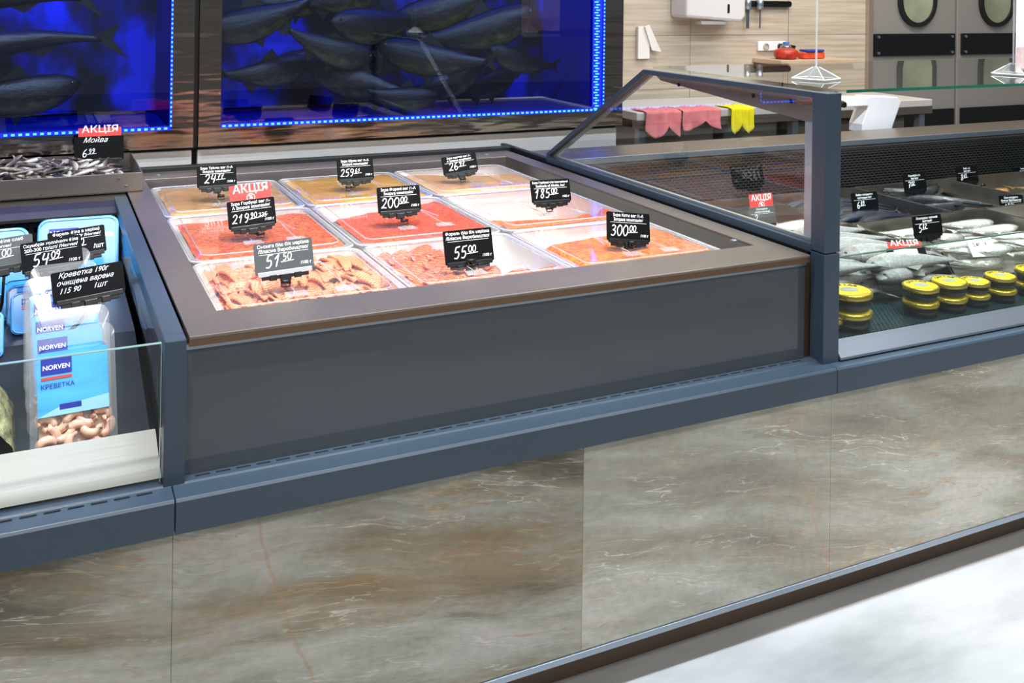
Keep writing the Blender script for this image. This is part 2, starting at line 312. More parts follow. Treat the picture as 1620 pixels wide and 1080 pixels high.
# ------------------------------------------------------------------ mesh helpers
class MB:
    def __init__(s): s.v = []; s.f = []
    def add(s, v, f):
        n = len(s.v); s.v += [tuple(x) for x in v]; s.f += [tuple(i+n for i in q) for q in f]; return s
    def box(s, x0, x1, y0, y1, z0, z1):
        v = [(x, y, z) for z in (z0, z1) for y in (y0, y1) for x in (x0, x1)]
        return s.add(v, [(0, 2, 3, 1), (4, 5, 7, 6), (0, 1, 5, 4), (2, 6, 7, 3), (0, 4, 6, 2), (1, 3, 7, 5)])
    def prism(s, poly, axis, a, b):       # poly = 2-D outline, extruded along axis from a to b
        def P(u, t, k): return {'x': (k, u, t), 'y': (u, k, t), 'z': (u, t, k)}[axis]
        n = len(poly); v = [P(u, t, a) for u, t in poly]+[P(u, t, b) for u, t in poly]
        return s.add(v, [tuple(range(n))[::-1], tuple(range(n, 2*n))]+[(i, (i+1) % n, n+(i+1) % n, n+i) for i in range(n)])
    def tube(s, path, r, n=8, closed=False):
        P = [Vector(p) for p in path]; m = len(P); rings = []
        for i, p in enumerate(P):
            a = P[(i-1) % m] if (closed or i > 0) else p; c = P[(i+1) % m] if (closed or i < m-1) else p
            t = (c-a).normalized(); up = Vector((0, 0, 1)) if abs(t.z) < .9 else Vector((1, 0, 0))
            u = t.cross(up).normalized(); q = u.cross(t); rr = r[i] if isinstance(r, (list, tuple)) else r
            rings.append([p+(u*math.cos(2*math.pi*k/n)+q*math.sin(2*math.pi*k/n))*rr for k in range(n)])
        v = [x for g in rings for x in g]; f = []
        for i in range(m if closed else m-1):
            j = (i+1) % m
            for k in range(n): f.append((i*n+k, i*n+(k+1) % n, j*n+(k+1) % n, j*n+k))
        if not closed: f += [tuple(range(n)), tuple(range((m-1)*n, m*n))[::-1]]
        return s.add(v, f)
    def lathe(s, prof, n=32, c=(0, 0, 0)):
        v = [(c[0]+r*math.cos(2*math.pi*k/n), c[1]+r*math.sin(2*math.pi*k/n), c[2]+z) for r, z in prof for k in range(n)]
        f = [(i*n+k, i*n+(k+1) % n, (i+1)*n+(k+1) % n, (i+1)*n+k) for i in range(len(prof)-1) for k in range(n)]
        f += [tuple(range(n))[::-1], tuple(range((len(prof)-1)*n, len(prof)*n))]
        return s.add(v, f)
    def grid(s, fn, nu, nv):
        v = [fn(i/(nu-1), j/(nv-1)) for j in range(nv) for i in range(nu)]
        return s.add(v, [(j*nu+i, j*nu+i+1, (j+1)*nu+i+1, (j+1)*nu+i) for j in range(nv-1) for i in range(nu-1)])
    def ring(s, o, i, z0, z1):            # flat frame: outer and inner rectangle (x0,x1,y0,y1)
        def c(r, z): return [(r[0], r[2], z), (r[1], r[2], z), (r[1], r[3], z), (r[0], r[3], z)]
        v = c(o, z0)+c(i, z0)+c(o, z1)+c(i, z1); f = []
        for k in range(4):
            j = (k+1) % 4
            f += [(k, 4+k, 4+j, j), (8+k, 8+j, 12+j, 12+k), (k, j, 8+j, 8+k), (4+j, 4+k, 12+k, 12+j)]
        return s.add(v, f)
    def xf(s, M): s.v = [tuple(M @ Vector(p)) for p in s.v]; return s
    def mesh(s, name, m, smooth=False):
        me = bpy.data.meshes.new(name); me.from_pydata(s.v, [], s.f); me.materials.append(m); me.update()
        import bmesh
        b = bmesh.new(); b.from_mesh(me); bmesh.ops.recalc_face_normals(b, faces=b.faces); b.to_mesh(me); b.free()
        if smooth:
            for p in me.polygons: p.use_smooth = True
        return me
    def build(s, name, m, parent=None, bevel=0, smooth=False, world=True, seg=2):
        o = bpy.data.objects.new(name, s.mesh(name, m, smooth)); col.objects.link(o)
        if parent:
            o.parent = parent
            if world: o.location = -parent.location
        if bevel:
            md = o.modifiers.new('bevel', 'BEVEL'); md.width = bevel; md.segments = seg; md.limit_method = 'ANGLE'; md.angle_limit = R(40)
        return o
def tag(o, label=None, cat=None, group=None, kind=None):
    if label: o['label'] = label
    if cat: o['category'] = cat
    if group: o['group'] = group
    if kind: o['kind'] = kind
    return o
def empty(name, loc, label=None, cat=None, group=None, rz=0):
    o = bpy.data.objects.new(name, None); col.objects.link(o); o.location = loc; o.rotation_euler = (0, 0, rz); o.empty_display_size = .05
    return tag(o, label, cat, group)
def copy_tree(o, parent=None):
    c = o.copy(); col.objects.link(c)
    if parent: c.parent = parent
    for ch in list(o.children): copy_tree(ch, c)
    return c
def rrect(x0, x1, y0, y1, r, n=5):
    out = []
    for cx, cy, a in ((x1-r, y1-r, 0), (x0+r, y1-r, 90), (x0+r, y0+r, 180), (x1-r, y0+r, 270)):
        for k in range(n+1):
            t = R(a+90*k/n); out.append((cx+r*math.cos(t), cy+r*math.sin(t)))
    return out
_tc = {}
def text_geo(body, width=None, size=None, shear=0, bold=0):
    key = (body, shear, bold)
    if key not in _tc:
        c = bpy.data.curves.new('lettering', 'FONT'); c.body = body; c.size = 1; c.shear = shear; c.offset = bold; c.resolution_u = 3
        o = bpy.data.objects.new('lettering', c); col.objects.link(o)
        me = bpy.data.meshes.new_from_object(o.evaluated_get(bpy.context.evaluated_depsgraph_get()))
        vs = [tuple(v.co) for v in me.vertices]; fs = [tuple(p.vertices) for p in me.polygons]
        bpy.data.objects.remove(o); bpy.data.curves.remove(c); bpy.data.meshes.remove(me)
        x0 = min(v[0] for v in vs); x1 = max(v[0] for v in vs); _tc[key] = (vs, fs, x0, x1)
    vs, fs, x0, x1 = _tc[key]
    s = (width/(x1-x0)) if width else size
    return [((x-x0)*s, y*s, 0) for x, y, _ in vs], fs, (x1-x0)*s
def put_text(mb, body, x, z, y=0, width=None, size=None, shear=0, bold=.01, center=False, sy=1):
    v, f, w_ = text_geo(body, width, size, shear, bold)
    dx = x-(w_/2 if center else 0)
    mb.add([(dx+a, y, z+b*sy) for a, b, _ in v], f); return w_
# handwritten figures: pen strokes in a unit box
DIG = {
 '0': [[(.3, 1), (.08, .75), (.05, .4), (.2, .03), (.42, .08), (.55, .45), (.5, .85), (.3, 1), (.2, .95)]],
 '1': [[(.08, .62), (.25, .82), (.38, 1)], [(.38, 1), (.3, .5), (.2, 0)]],
 '2': [[(.08, .75), (.2, .98), (.45, .95), (.48, .68), (.25, .3), (.02, .04), (.2, .08), (.55, .02)]],
 '3': [[(.1, .9), (.3, 1), (.48, .85), (.38, .6), (.2, .53)], [(.2, .53), (.45, .45), (.48, .2), (.28, .0), (.04, .08)]],
 '4': [[(.2, 1), (.08, .5), (.3, .48), (.55, .55)], [(.52, .95), (.42, .4), (.35, 0)]],
 '5': [[(.2, .98), (.12, .55), (.38, .58), (.46, .3), (.3, .03), (.04, .05)], [(.2, .98), (.4, 1), (.58, 1.05)]],
 '6': [[(.42, 1), (.15, .7), (.06, .3), (.2, .02), (.42, .12), (.44, .38), (.25, .48), (.1, .32)]],
 '7': [[(.08, .92), (.3, 1), (.52, .97), (.35, .5), (.22, 0)], [(.14, .5), (.5, .52)]],
 '8': [[(.48, .85), (.3, 1), (.14, .8), (.28, .55), (.44, .25), (.26, 0), (.08, .2), (.3, .55), (.48, .85)]],
 '9': [[(.45, .85), (.25, 1), (.08, .75), (.2, .5), (.42, .6), (.47, .9), (.42, .4), (.25, .02), (.1, .04)]],
 '/': [[(.4, 1), (.05, 0)]], '-': [[(.0, .5), (.5, .55)]], ' ': []}
def catmull(p, n=5):
    if len(p) < 3: return [Vector(q) for q in p]
    P = [Vector(q) for q in p]; P = [P[0]*2-P[1]]+P+[P[-1]*2-P[-2]]; out = []
    for i in range(1, len(P)-2):
        a, b, c, d = P[i-1:i+3]
        for k in range(n):
            t = k/n; out.append(.5*((2*b)+(c-a)*t+(2*a-5*b+4*c-d)*t*t+(3*b-a-3*c+d)*t**3))
    out.append(P[-2]); return out
def ribbon(mb, pts, wd, y):
    v = []; n = len(pts)
    for i, p in enumerate(pts):
        t = (pts[min(i+1, n-1)]-pts[max(i-1, 0)]); t = t.normalized() if t.length > 0 else Vector((1, 0))
        u = Vector((-t.y, t.x))*wd/2; v += [(p.x+u.x, y, p.y+u.y), (p.x-u.x, y, p.y-u.y)]
    mb.add(v, [(2*i, 2*i+1, 2*i+3, 2*i+2) for i in range(n-1)])
def pen(mb, s, x, z, h, y, wd=.1, slope=0.05, asp=1.0):
    for ch in s:
        for st in DIG[ch]:
            pts = [Vector((x+(a*asp+b*.12)*h, z+b*h)) for a, b in [tuple(q) for q in catmull([(q[0], q[1]) for q in st])]]
            ribbon(mb, pts, wd*h, y)
        x += h*.68*asp; z += h*slope*.5
    return x

# ------------------------------------------------------------------ the setting
def struct(mb, name, m, **k):
    o = mb.build(name, m, **k); o['kind'] = 'structure'; return o
struct(MB().box(-7, 10, -8, 6.6, -.1, 0), 'floor', floor_mat())
wall = MB().box(-7, 4.66, 4.6, 4.75, 0, 3.6).box(6.25, 10, 4.6, 4.75, 0, 3.6).box(4.66, 6.25, 4.6, 4.75, 2.15, 3.6)
struct(wall, 'wall_back', tile_mat())
struct(MB().box(-7, 10, -8, 4.75, 3.6, 3.7), 'ceiling', pm('ceiling_paint', '77726c', .8))

def make_door(idx, x0, x1, wx):
    root = empty('door_%d' % idx, (x0, 4.62, 0)); root['kind'] = 'structure'
    MB().box(x0, x1, 4.6, 4.64, .02, 2.13).build('leaf', steel_door, root, .006)
    MB().box(x0+.03, x1-.02, 4.583, 4.6, 1.15, 1.292).build('bumper', black, root, .004)
    MB().box(x0+.03, x1-.02, 4.583, 4.6, .25, .8).build('kick_plate', black, root, .004)
    o = rrect(wx-.165, wx+.165, 1.335, 1.86, .164, 10); i = rrect(wx-.138, wx+.138, 1.362, 1.833, .137, 10)
    fr = MB(); n = len(o); v = [(a, 4.575, b) for a, b in o]+[(a, 4.575, b) for a, b in i]+[(a, 4.6, b) for a, b in o]+[(a, 4.6, b) for a, b in i]
    f = []
    for k in range(n):
        j = (k+1) % n; f += [(k, j, n+j, n+k), (k, 2*n+k, 2*n+j, j), (n+k, n+j, 3*n+j, 3*n+k)]
    fr.add(v, f).build('window_gasket', rubber, root)
    MB().prism(i, 'y', 4.588, 4.6).build('window_pane', pm('olive_pane', '8f9479', .08, coat=1, var=.35, vscale=4), root)
    for bx in (x0+.06, x1-.05):
        for bz in (1.17, 1.272): MB().lathe([(.001, -.004), (.009, -.002), (.009, .004)], 12).xf(Matrix.Translation((bx, 4.58, bz)) @ Matrix.Rotation(R(90), 4, 'X')).build('bolt', alu, root)
make_door(1, 4.69, 5.452, 5.09)
make_door(2, 5.468, 6.23, 5.83)
struct(MB().box(4.655, 4.69, 4.57, 4.66, 0, 2.16).box(6.23, 6.265, 4.57, 4.66, 0, 2.16), 'trim_1', pm('door_jamb_steel', 'b9a89c', .3, .7))

# ------------------------------------------------------------------ fish tanks
led_m = pm('led_blue', '1f5cff', .4, emit='2a6cff', es=7)
led_base = pm('led_tape', '1020a0', .4, emit='0a1ee0', es=.9)
tank_back, _nt, _b, _o = nmat('tank_backing_lit_patches')
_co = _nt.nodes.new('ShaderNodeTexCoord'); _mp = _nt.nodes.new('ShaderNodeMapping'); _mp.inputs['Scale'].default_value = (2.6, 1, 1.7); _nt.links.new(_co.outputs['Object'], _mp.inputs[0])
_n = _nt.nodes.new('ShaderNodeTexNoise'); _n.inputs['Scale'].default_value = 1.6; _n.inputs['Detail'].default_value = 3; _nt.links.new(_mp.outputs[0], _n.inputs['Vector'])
_rp = ramp(_nt, [(.44, '02030c'), (.52, '0a1a80'), (.60, '2040ff')]); _nt.links.new(_n.outputs['Fac'], _rp.inputs[0]); _nt.links.new(_rp.outputs[0], _b.inputs['Base Color'])  # blue-lit patches and the dark between them are painted into this colour
tank_side = pm('tank_wall', '0a1f9a', .3)
water_m = glass('water', (.80, .88, 1), ior=1.15)
def make_tank(x0, x1, ox0, ox1, label, sidew):
    yf = 3.7; root = empty('fish_tank', (x0, yf, .94), label, 'fish tank')
    fr = MB(); zt = 2.0; zb = 1.012
    fr.box(x0, ox0, yf-.012, yf+.02, .94, zt); fr.box(ox1, x1, yf-.012, yf+.02, .94, zt)
    fr.box(ox0, ox1, yf-.012, yf+.02, .94, zb); fr.box(ox0, ox1, yf-.012, yf+.02, zt-.06, zt)
    fr.build('front_frame', steel_mirror, root)
    MB().box(x0, x1, yf+.02, 4.3, .94, zb-.01).build('tank_floor', tank_side, root)
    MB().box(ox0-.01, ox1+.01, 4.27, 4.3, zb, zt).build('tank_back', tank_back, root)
    MB().box(ox0-.02, ox0, yf+.02, 4.27, zb, zt).build('side_wall', tank_side, root); MB().box(ox1, ox1+.02, yf+.02, 4.27, zb, zt).build('side_wall', tank_side, root)
    MB().box(x0, x1, yf+.02, 4.3, zt-.02, zt).build('tank_lid', black_matte, root)
    MB().box(ox0, ox1, yf-.004, yf+.004, zb, zt-.06).build('glass_pane', gl_tank, root)
    MB().box(ox0+.002, ox1-.002, yf+.022, 4.26, zb+.002, 1.8).build('water', water_m, root)
    # LED tape along the sill and up the sides
    def tape(name, boxes, dots):
        t = boxes.build('led_strip', led_base, root); d = dots.build('led_diodes', led_m, root)
        d.parent = t; d.location = (0, 0, 0)
    b = MB().box(ox0, ox1, yf-.018, yf-.0125, zb-.006, zb+.008); d = MB()
    n = int((ox1-ox0)/.022)
    for k in range(n): x = ox0+.011+k*.022; d.box(x-.0055, x+.0055, yf-.021, yf-.018, zb-.0025, zb+.0045)
    tape('s', b, d)
    b = MB().box(ox1-.008, ox1, yf-.018, yf-.0125, zb, zt-.06); d = MB(); n = int((zt-.06-zb)/.0165)
    for k in range(n):
        z = zb+.01+k*.0165; d.box(ox1-.006, ox1-.001, yf-.021, yf-.018, z-.0035, z+.0035)
    tape('s', b, d)
    if sidew:
        b = MB().box(ox1-.004, ox1-.0005, yf+.005, yf+.021, zb, zt-.06); d = MB(); n = int((zt-.06-zb)/.0115)
        b = MB().box(ox1-.058, ox1-.012, yf-.0165, yf-.0125, zb, zt-.06)
        for k in range(n):
            z = zb+.006+k*.0115; q = .008*(k % 2)
            d.box(ox1-.052+q, ox1-.034+q, yf-.019, yf-.0165, z-.0026, z+.0026)
        tape('s', b, d)
    return root
make_tank(-.95, .502, -.88, .428, 'left fish tank, its blue led edging ending above the tray of tiny fish', False)
_t = make_tank(.52, 2.31, .597, 2.212, 'large fish tank behind the roe counter with a broad blue led strip at right', True)
MB().box(.5025, .5195, 3.705, 4.3, .94, 2.0).build('seam_strip', black, _t)
base = empty('tank_cabinet', (-.95, 3.72, 0), 'brushed steel plinth with two panels under the blue lit fish tanks', 'cabinet')
MB().box(-.95, .502, 3.72, 4.3, 0, .926).build('panel', steel_light, base, .003)
MB().box(.522, 2.30, 3.72, 4.3, 0, .926).build('panel', steel_light, base, .003)
MB().box(.502, .522, 3.75, 4.3, 0, .94).build('dark_gap', black_matte, base)
MB().box(-.95, 2.3, 3.73, 4.3, .926, .94).build('shadow_joint', black_matte, base)

# ------------------------------------------------------------------ fish
def fish_parts(L=1.0, h=.2, w=.11, bend=0.0, eye=True, eel=False, fork=.11):
    prof = [(0, .02), (.03, .30), (.08, .55), (.16, .82), (.28, .98), (.4, 1), (.55, .86), (.7, .6), (.82, .36), (.9, .24), (.94, .22)]
    if eel: prof = [(0, .1), (.03, .5), (.1, .8), (.2, .95), (.4, 1), (.6, .9), (.8, .6), (.94, .25), (1, .05)]
    n = 12
    def cen(x):
        a = bend*(x-.45); return Vector((x, 0, bend*(x-.45)**2*1.0))
    v = []; f = []
    for i, (x, r) in enumerate(prof):
        c = cen(x)
        for k in range(n):
            a = 2*math.pi*k/n; v.append((c.x*L-.5*L, (c.y+w/2*r*math.cos(a))*L, (c.z+h/2*r*math.sin(a)*(1 if math.sin(a) > 0 else .95))*L))
    for i in range(len(prof)-1):
        for k in range(n): f.append((i*n+k, i*n+(k+1) % n, (i+1)*n+(k+1) % n, (i+1)*n+k))
    f += [tuple(range(n))[::-1], tuple(range((len(prof)-1)*n, len(prof)*n))]
    body = MB().add(v, f)
    def P(x, z, s=0): c = cen(x); return ((c.x-.5)*L, (c.y+s)*L, (c.z+z)*L)
    tail = MB()
    if not eel:
        for s in (-.004, .004):
            tail.add([P(.92, h*.1, s), P(.92, -h*.1, s), P(1.0+.03, -h*.62*fork/.11, 0), P(.985, 0, 0), P(1.03, h*.62*fork/.11, 0)], [(0, 1, 3), (1, 2, 3), (0, 3, 4)])
    fins = MB()
    if eel:
        for s in (-.003, .003): fins.add([P(.3, h*.45, s), P(.4, h*.75, 0), P(.9, h*.35, 0), P(.98, 0, s)], [(0, 1, 2, 3)])
    else:
        for s in (-.004, .004):
            fins.add([P(.36, h*.47, s), P(.42, h*.8, 0), P(.56, h*.42, s), P(.5, h*.44, s)], [(0, 1, 2, 3)])
            fins.add([P(.62, -h*.34, s), P(.68, -h*.6, 0), P(.76, -h*.2, s)], [(0, 1, 2)])
            fins.add([P(.4, -h*.42, s), P(.47, -h*.68, 0), P(.5, -h*.4, s)], [(0, 1, 2)])
    eyes = MB()
    for s in (1, -1):
        c = Vector(P(.07, h*.1, s*w*.235)); e = MB().lathe([(.001, -.012), (.009, -.008), (.013, 0), (.009, .008), (.001, .012)], 10)
        e.v = [(c.x+a*L, c.y+z*.5*L, c.z+b*L) for a, b, z in e.v]; eyes.add(e.v, e.f)
    return body, tail, fins, eyes
eye_m = pm('fish_eye', '0c0c0c', .1, coat=1)
FP = {}
def fish(kind, loc, L, rz=0, roll_=90, tilt=0, label=None, group=None, cat='fish', name='fish', detail=True):
    k = FP[kind]
    if 'proto' not in k:
        b, t, fi, e = fish_parts(1.0, k.get('h', .2), k.get('w', .11), k.get('bend', 0), eel=k.get('eel', False), fork=k.get('fork', .11))
        k['me'] = [('body', b.mesh('body', k['m'], True))]
        if t.v: k['me'].append(('tail_fin', t.mesh('tail_fin', k['fm'])))
        k['me'] += [('fins', fi.mesh('fins', k['fm'])), ('eyes', e.mesh('eyes', eye_m, True))]
        k['proto'] = True
    M = Matrix.Translation(loc) @ Matrix.Rotation(rz, 4, 'Z') @ Matrix.Rotation(tilt, 4, 'Y') @ Matrix.Rotation(R(roll_), 4, 'X') @ Matrix.Scale(L, 4)
    if detail:
        r = bpy.data.objects.new(name, None); r.empty_display_size = .03; col.objects.link(r); r.matrix_world = M
        for nm, me in k['me']:
            o = bpy.data.objects.new(nm, me); col.objects.link(o); o.parent = r
    else:
        r = bpy.data.objects.new(name, k['me'][0][1]); col.objects.link(r); r.matrix_world = M
    tag(r, label, cat, group); return r
FP['carp'] = dict(h=.30, w=.14, m=fish_mat('carp_skin', '0a0b06', '2c2a14', '6a6230', .35, 0), fm=pm('carp_fin', '0c0b09', .4), bend=.3, fork=.06)
FP['sturgeon'] = dict(h=.14, w=.11, m=fish_mat('sturgeon_skin', '050607', '0e1011', '2d2b22', .35, 0), fm=pm('dark_fin', '101114', .4), bend=-.35)
FP['silver'] = dict(h=.25, w=.15, m=fish_mat('silver_skin', '9a9896', 'd2cbc4', 'fff4ea', .3, .05), fm=pm('grey_fin', '7a7570', .4), bend=.25)
FP['silver2'] = dict(h=.22, w=.13, m=MATS['silver_skin'], fm=MATS['grey_fin'], bend=-.5)
FP['white'] = dict(h=.18, w=.13, m=fish_mat('white_skin', '8f8c84', 'd6d2c8', 'f3efe6', .25, .1), fm=pm('pale_fin', 'b9b2a5', .4), bend=.35)
FP['mackerel'] = dict(h=.21, w=.16, m=fish_mat('mackerel_skin', '0d1a2c', '26384a', '9fa7ac', .2, .35), fm=pm('blue_fin', '1a2430', .4), bend=.3)
FP['dark'] = dict(h=.2, w=.14, m=fish_mat('dark_skin', '0a0b0d', '1b1d20', '4a4742', .2, .1), fm=MATS['dark_fin'], bend=.4)
FP['eel'] = dict(h=.10, w=.10, m=fish_mat('eel_skin', '07080a', '16191d', '3a3c40', .12, .1), fm=MATS['dark_fin'], bend=1.6, eel=True)
FP['gold'] = dict(h=.22, w=.12, m=fish_mat('golden_skin', '4a3a20', 'a0763c', 'd9b070', .25, .2), fm=pm('gold_fin', '7a5a2a', .4), bend=.25)
FP['tiny'] = dict(h=.21, w=.13, m=fish_mat('capelin_skin', '5a5048', 'b8b0a6', 'f0e9de', .3, .1), fm=MATS['grey_fin'], bend=.5)
FP['tiny2'] = dict(h=.21, w=.13, m=fish_mat('capelin_skin_dark', '352e29', '85786c', 'ddd2c4', .3, .1), fm=MATS['grey_fin'], bend=-.7)

# in the tanks
TF = [('sturgeon', -.15, 3.95, 1.30, .8, 2, -14, 'dark sturgeon shaped fish slanting across the left tank, middle one'),
      ('sturgeon', -.2, 4.0, 1.46, .75, 3, -12, 'dark long fish at the top of the left tank'),
      ('carp', -.1, 4.05, 1.10, .5, 185, 4, 'dark fish low down in the left tank')]
for kd, x, y, z, L, rz, tl, lab in TF: fish(kd, (x, y, z), L, R(rz), 0, R(tl), lab, None, 'fish', 'live_fish')
rnd = random.Random(3)
spots = [(.80, 4.0, 1.38, .5), (1.05, 3.9, 1.27, .42), (1.3, 4.0, 1.36, .55), (1.5, 3.88, 1.22, .5), (1.75, 4.0, 1.33, .6), (1.95, 3.95, 1.2, .38), (.83, 4.02, 1.17, .42), (1.2, 3.95, 1.12, .5), (1.65, 4.05, 1.44, .55),
         (1.15, 4.1, 1.47, .45), (1.6, 4.02, 1.10, .48), (.95, 4.12, 1.45, .4), (1.42, 4.14, 1.25, .6), (1.1, 4.14, 1.2, .5), (1.85, 4.12, 1.08, .42), (1.35, 3.86, 1.07, .34)]
for i, (x, y, z, l_) in enumerate(spots):
    fish('carp', (x, y, z), l_, R(rnd.choice([0, 180])+rnd.uniform(-32, 32)), 0, R(rnd.uniform(-20, 20)), 'dark olive carp in the shoal crowding the large blue tank', 'carp in the large tank', 'fish', 'live_fish')

# ------------------------------------------------------------------ counters
STONE_Y = 1.832
def counter(name, label, x0, x1, stones, seed):
    root = empty(name, (x0, STONE_Y, 0), label, 'counter')
    for k, (a, b) in enumerate(stones):
        MB().box(a+.0003, b-.0003, STONE_Y, STONE_Y+.02, .102, .60).build('stone_panel', stone(*((1, (.443, .30), .90) if b < 1.1 else (2, (1.692, .30), 1.2) if b < 2.7 else (5, None, 1.2))), root, .0004)
    MB().box(x0, x1, STONE_Y-.004, STONE_Y+.03, .088, .101).build('base_trim', alu, root, .001)
    MB().box(x0, x1, 1.90, 1.92, 0, .10).build('kick_plate', pm('kick_plate', '6b5a4c', .3, .3), root)
    MB().prism([(1.812, .545), (1.812, .602), (1.816, .607), (1.862, .609), (1.864, .612), (1.90, .612), (1.90, .585), (1.852, .585), (1.852, .545)], 'x', x0+.0008, x1-.0008).build('bumper_rail', anth, root, .0012)
    return root
cm = counter('service_counter', 'middle counter with dark glass front, steel top and sunken roe well', .2255, 1.757, [(.225, 1.062), (1.062, 1.757)], 3)
cl = counter('chilled_case', 'left chilled case with low front glass holding the blue seafood packs', -1.6, .2255, [(-1.6, -.62), (-.62, .225)], 1)
cr = counter('glass_display_case', 'right glass topped case holding fish trays and yellow lidded jars', 1.757, 5.2, [(1.757, 2.6), (2.6, 3.45), (3.45, 4.3), (4.3, 5.2)], 6)
# vent slots in the rail tops
def slots(root, x0, x1, y, z):
    s = MB(); x = x0
    while x < x1-.02: s.box(x, x+.026, y-.0025, y+.0025, z, z+.0006); x += .037
    s.build('vent_slots', black_matte, root)
slots(cm, .268, 1.72, 1.878, .612); slots(cl, -1.5, .19, 1.853, .609)

# middle counter
MB().box(.249, 1.72, 1.888, 1.898, .612, .851).build('front_glass', dark_panel, cm, .001)
MB().box(.249, 1.722, 1.886, 1.889, .842, .851).build('glass_edge_trim', alu, cm)
MB().box(.236, .249, 1.885, 1.93, .612, .85).build('side_gap', black_matte, cm)
MB().box(1.705, 1.74, 1.892, 1.93, .612, .86).build('side_steel', bronze, cm)
dk = MB().ring((.253, 1.722, 1.872, 3.62), (.322, 1.655, 2.005, 3.49), .864, .871)
dk.build('steel_top', steel_deck, cm, .0015)
MB().box(.253, 1.722, 1.872, 1.878, .852, .8645).build('steel_lip', bronze, cm)
MB().box(.253, 1.722, 1.90, 1.96, .83, .864).build('lip_support', bronze, cm)
wl = MB().ring((.318, 1.66, 2.0, 3.495), (.323, 1.655, 2.005, 3.49), .74, .8645).box(.318, 1.66, 2.0, 3.495, .735, .741)
wl.build('well', steel_tray, cm)
MB().box(.25, 1.75, 3.62, 3.66, .6, .885).build('rear_trim', rubber, cm, .002)
MB().box(.255, 1.70, 1.95, 3.62, .55, .73).build('carcass', black_matte, cm)
for sx, sy in ((.37, 3.555), (1.6, 3.555), (1.635, 2.06), (1.0, 3.56)):
    MB().lathe([(.009, 0), (.009, .002), (.004, .004)], 14, (sx, sy, .871)).build('screw', alu, cm, smooth=False)

# left case
MB().box(.2105, .2475, 1.862, 1.90, .607, .87).build('post', anth, cl, .0015)
MB().box(.2105, .2475, 1.90, 3.24, .835, .87).build('divider_rail', anth, cl, .0015)
MB().box(.215, .243, 1.90, 3.24, .60, .835).build('divider_wall', steel_mirror, cl)
MB().box(-1.6, .205, 1.868, 1.876, .618, .866).build('front_glass', gl_clear, cl)
MB().box(-1.6, .205, 1.868, 1.876, .866, .8672).build('glass_top_edge', gl_edge_l, cl)
MB().box(.2045, .2055, 1.868, 1.876, .618, .866).build('glass_side_edge', gl_edge_l, cl)
MB().prism([(1.885, .617), (1.887, .615), (2.0, .655), (2.0, .66)], 'x', -1.6, .21).build('steel_sill', steel('sill_steel', 'c9c0b6', .4, (2, 200, 200), .04, .5), cl)
MB().box(-1.6, .213, 1.90, 3.24, .575, .60).build('case_floor', pm('case_floor', '1c2026', .35), cl)
MB().box(-1.6, .213, 3.22, 3.24, .60, .80).build('rear_wall', pm('case_rear', '15181c', .4), cl)
MB().box(-1.6, .213, 3.19, 3.193, .73, .83).build('rear_grille', perf_mat('rear_grille_mesh', '3b3d40', .03, .028), cl)
MB().prism([(3.13, .835), (3.13, .845), (3.17, .855), (3.20, .868), (3.72, .868), (3.72, .84), (3.22, .84), (3.22, .83)], 'x', -1.6, .2475).build('rear_ledge', pm('dark_steel', '5c5854', .3, .8), cl, .001)
MB().box(-1.6, .24, 3.26, 3.71, .1, .84).build('carcass', black_matte, cl)
# tray of capelin
ty0, ty1, tx0, tx1 = 3.285, 3.70, -.75, .297
tr = MB().ring((tx0, tx1, ty0, ty1), (tx0+.004, tx1-.004, ty0+.004, ty1-.004), .8725, .932).box(tx0, tx1, ty0, ty1, .872, .876)
tag(tr.build('fish_tray', steel_deck, None, .001), 'shallow steel tray heaped with tiny silver fish beside the left tank', 'tray')
rnd = random.Random(11)
for i in range(230):
    lay = i//80
    x = rnd.uniform(-.27, .245); y = rnd.uniform(3.325, 3.66); z = .885+.016*lay+.016*math.exp(-((x+.04)/.2)**2)*(lay > 0)
    fish('tiny' if i % 5 < 3 else 'tiny2', (x, y, z+rnd.uniform(0, .005)), rnd.uniform(.075, .12), R(rnd.uniform(0, 360)), rnd.choice([90, 70, 110, 250]), R(rnd.uniform(-18, 18)),
         'tiny silver brown fish in the heaped steel tray', 'tiny fish in the steel tray', 'fish', 'small_fish', detail=False)

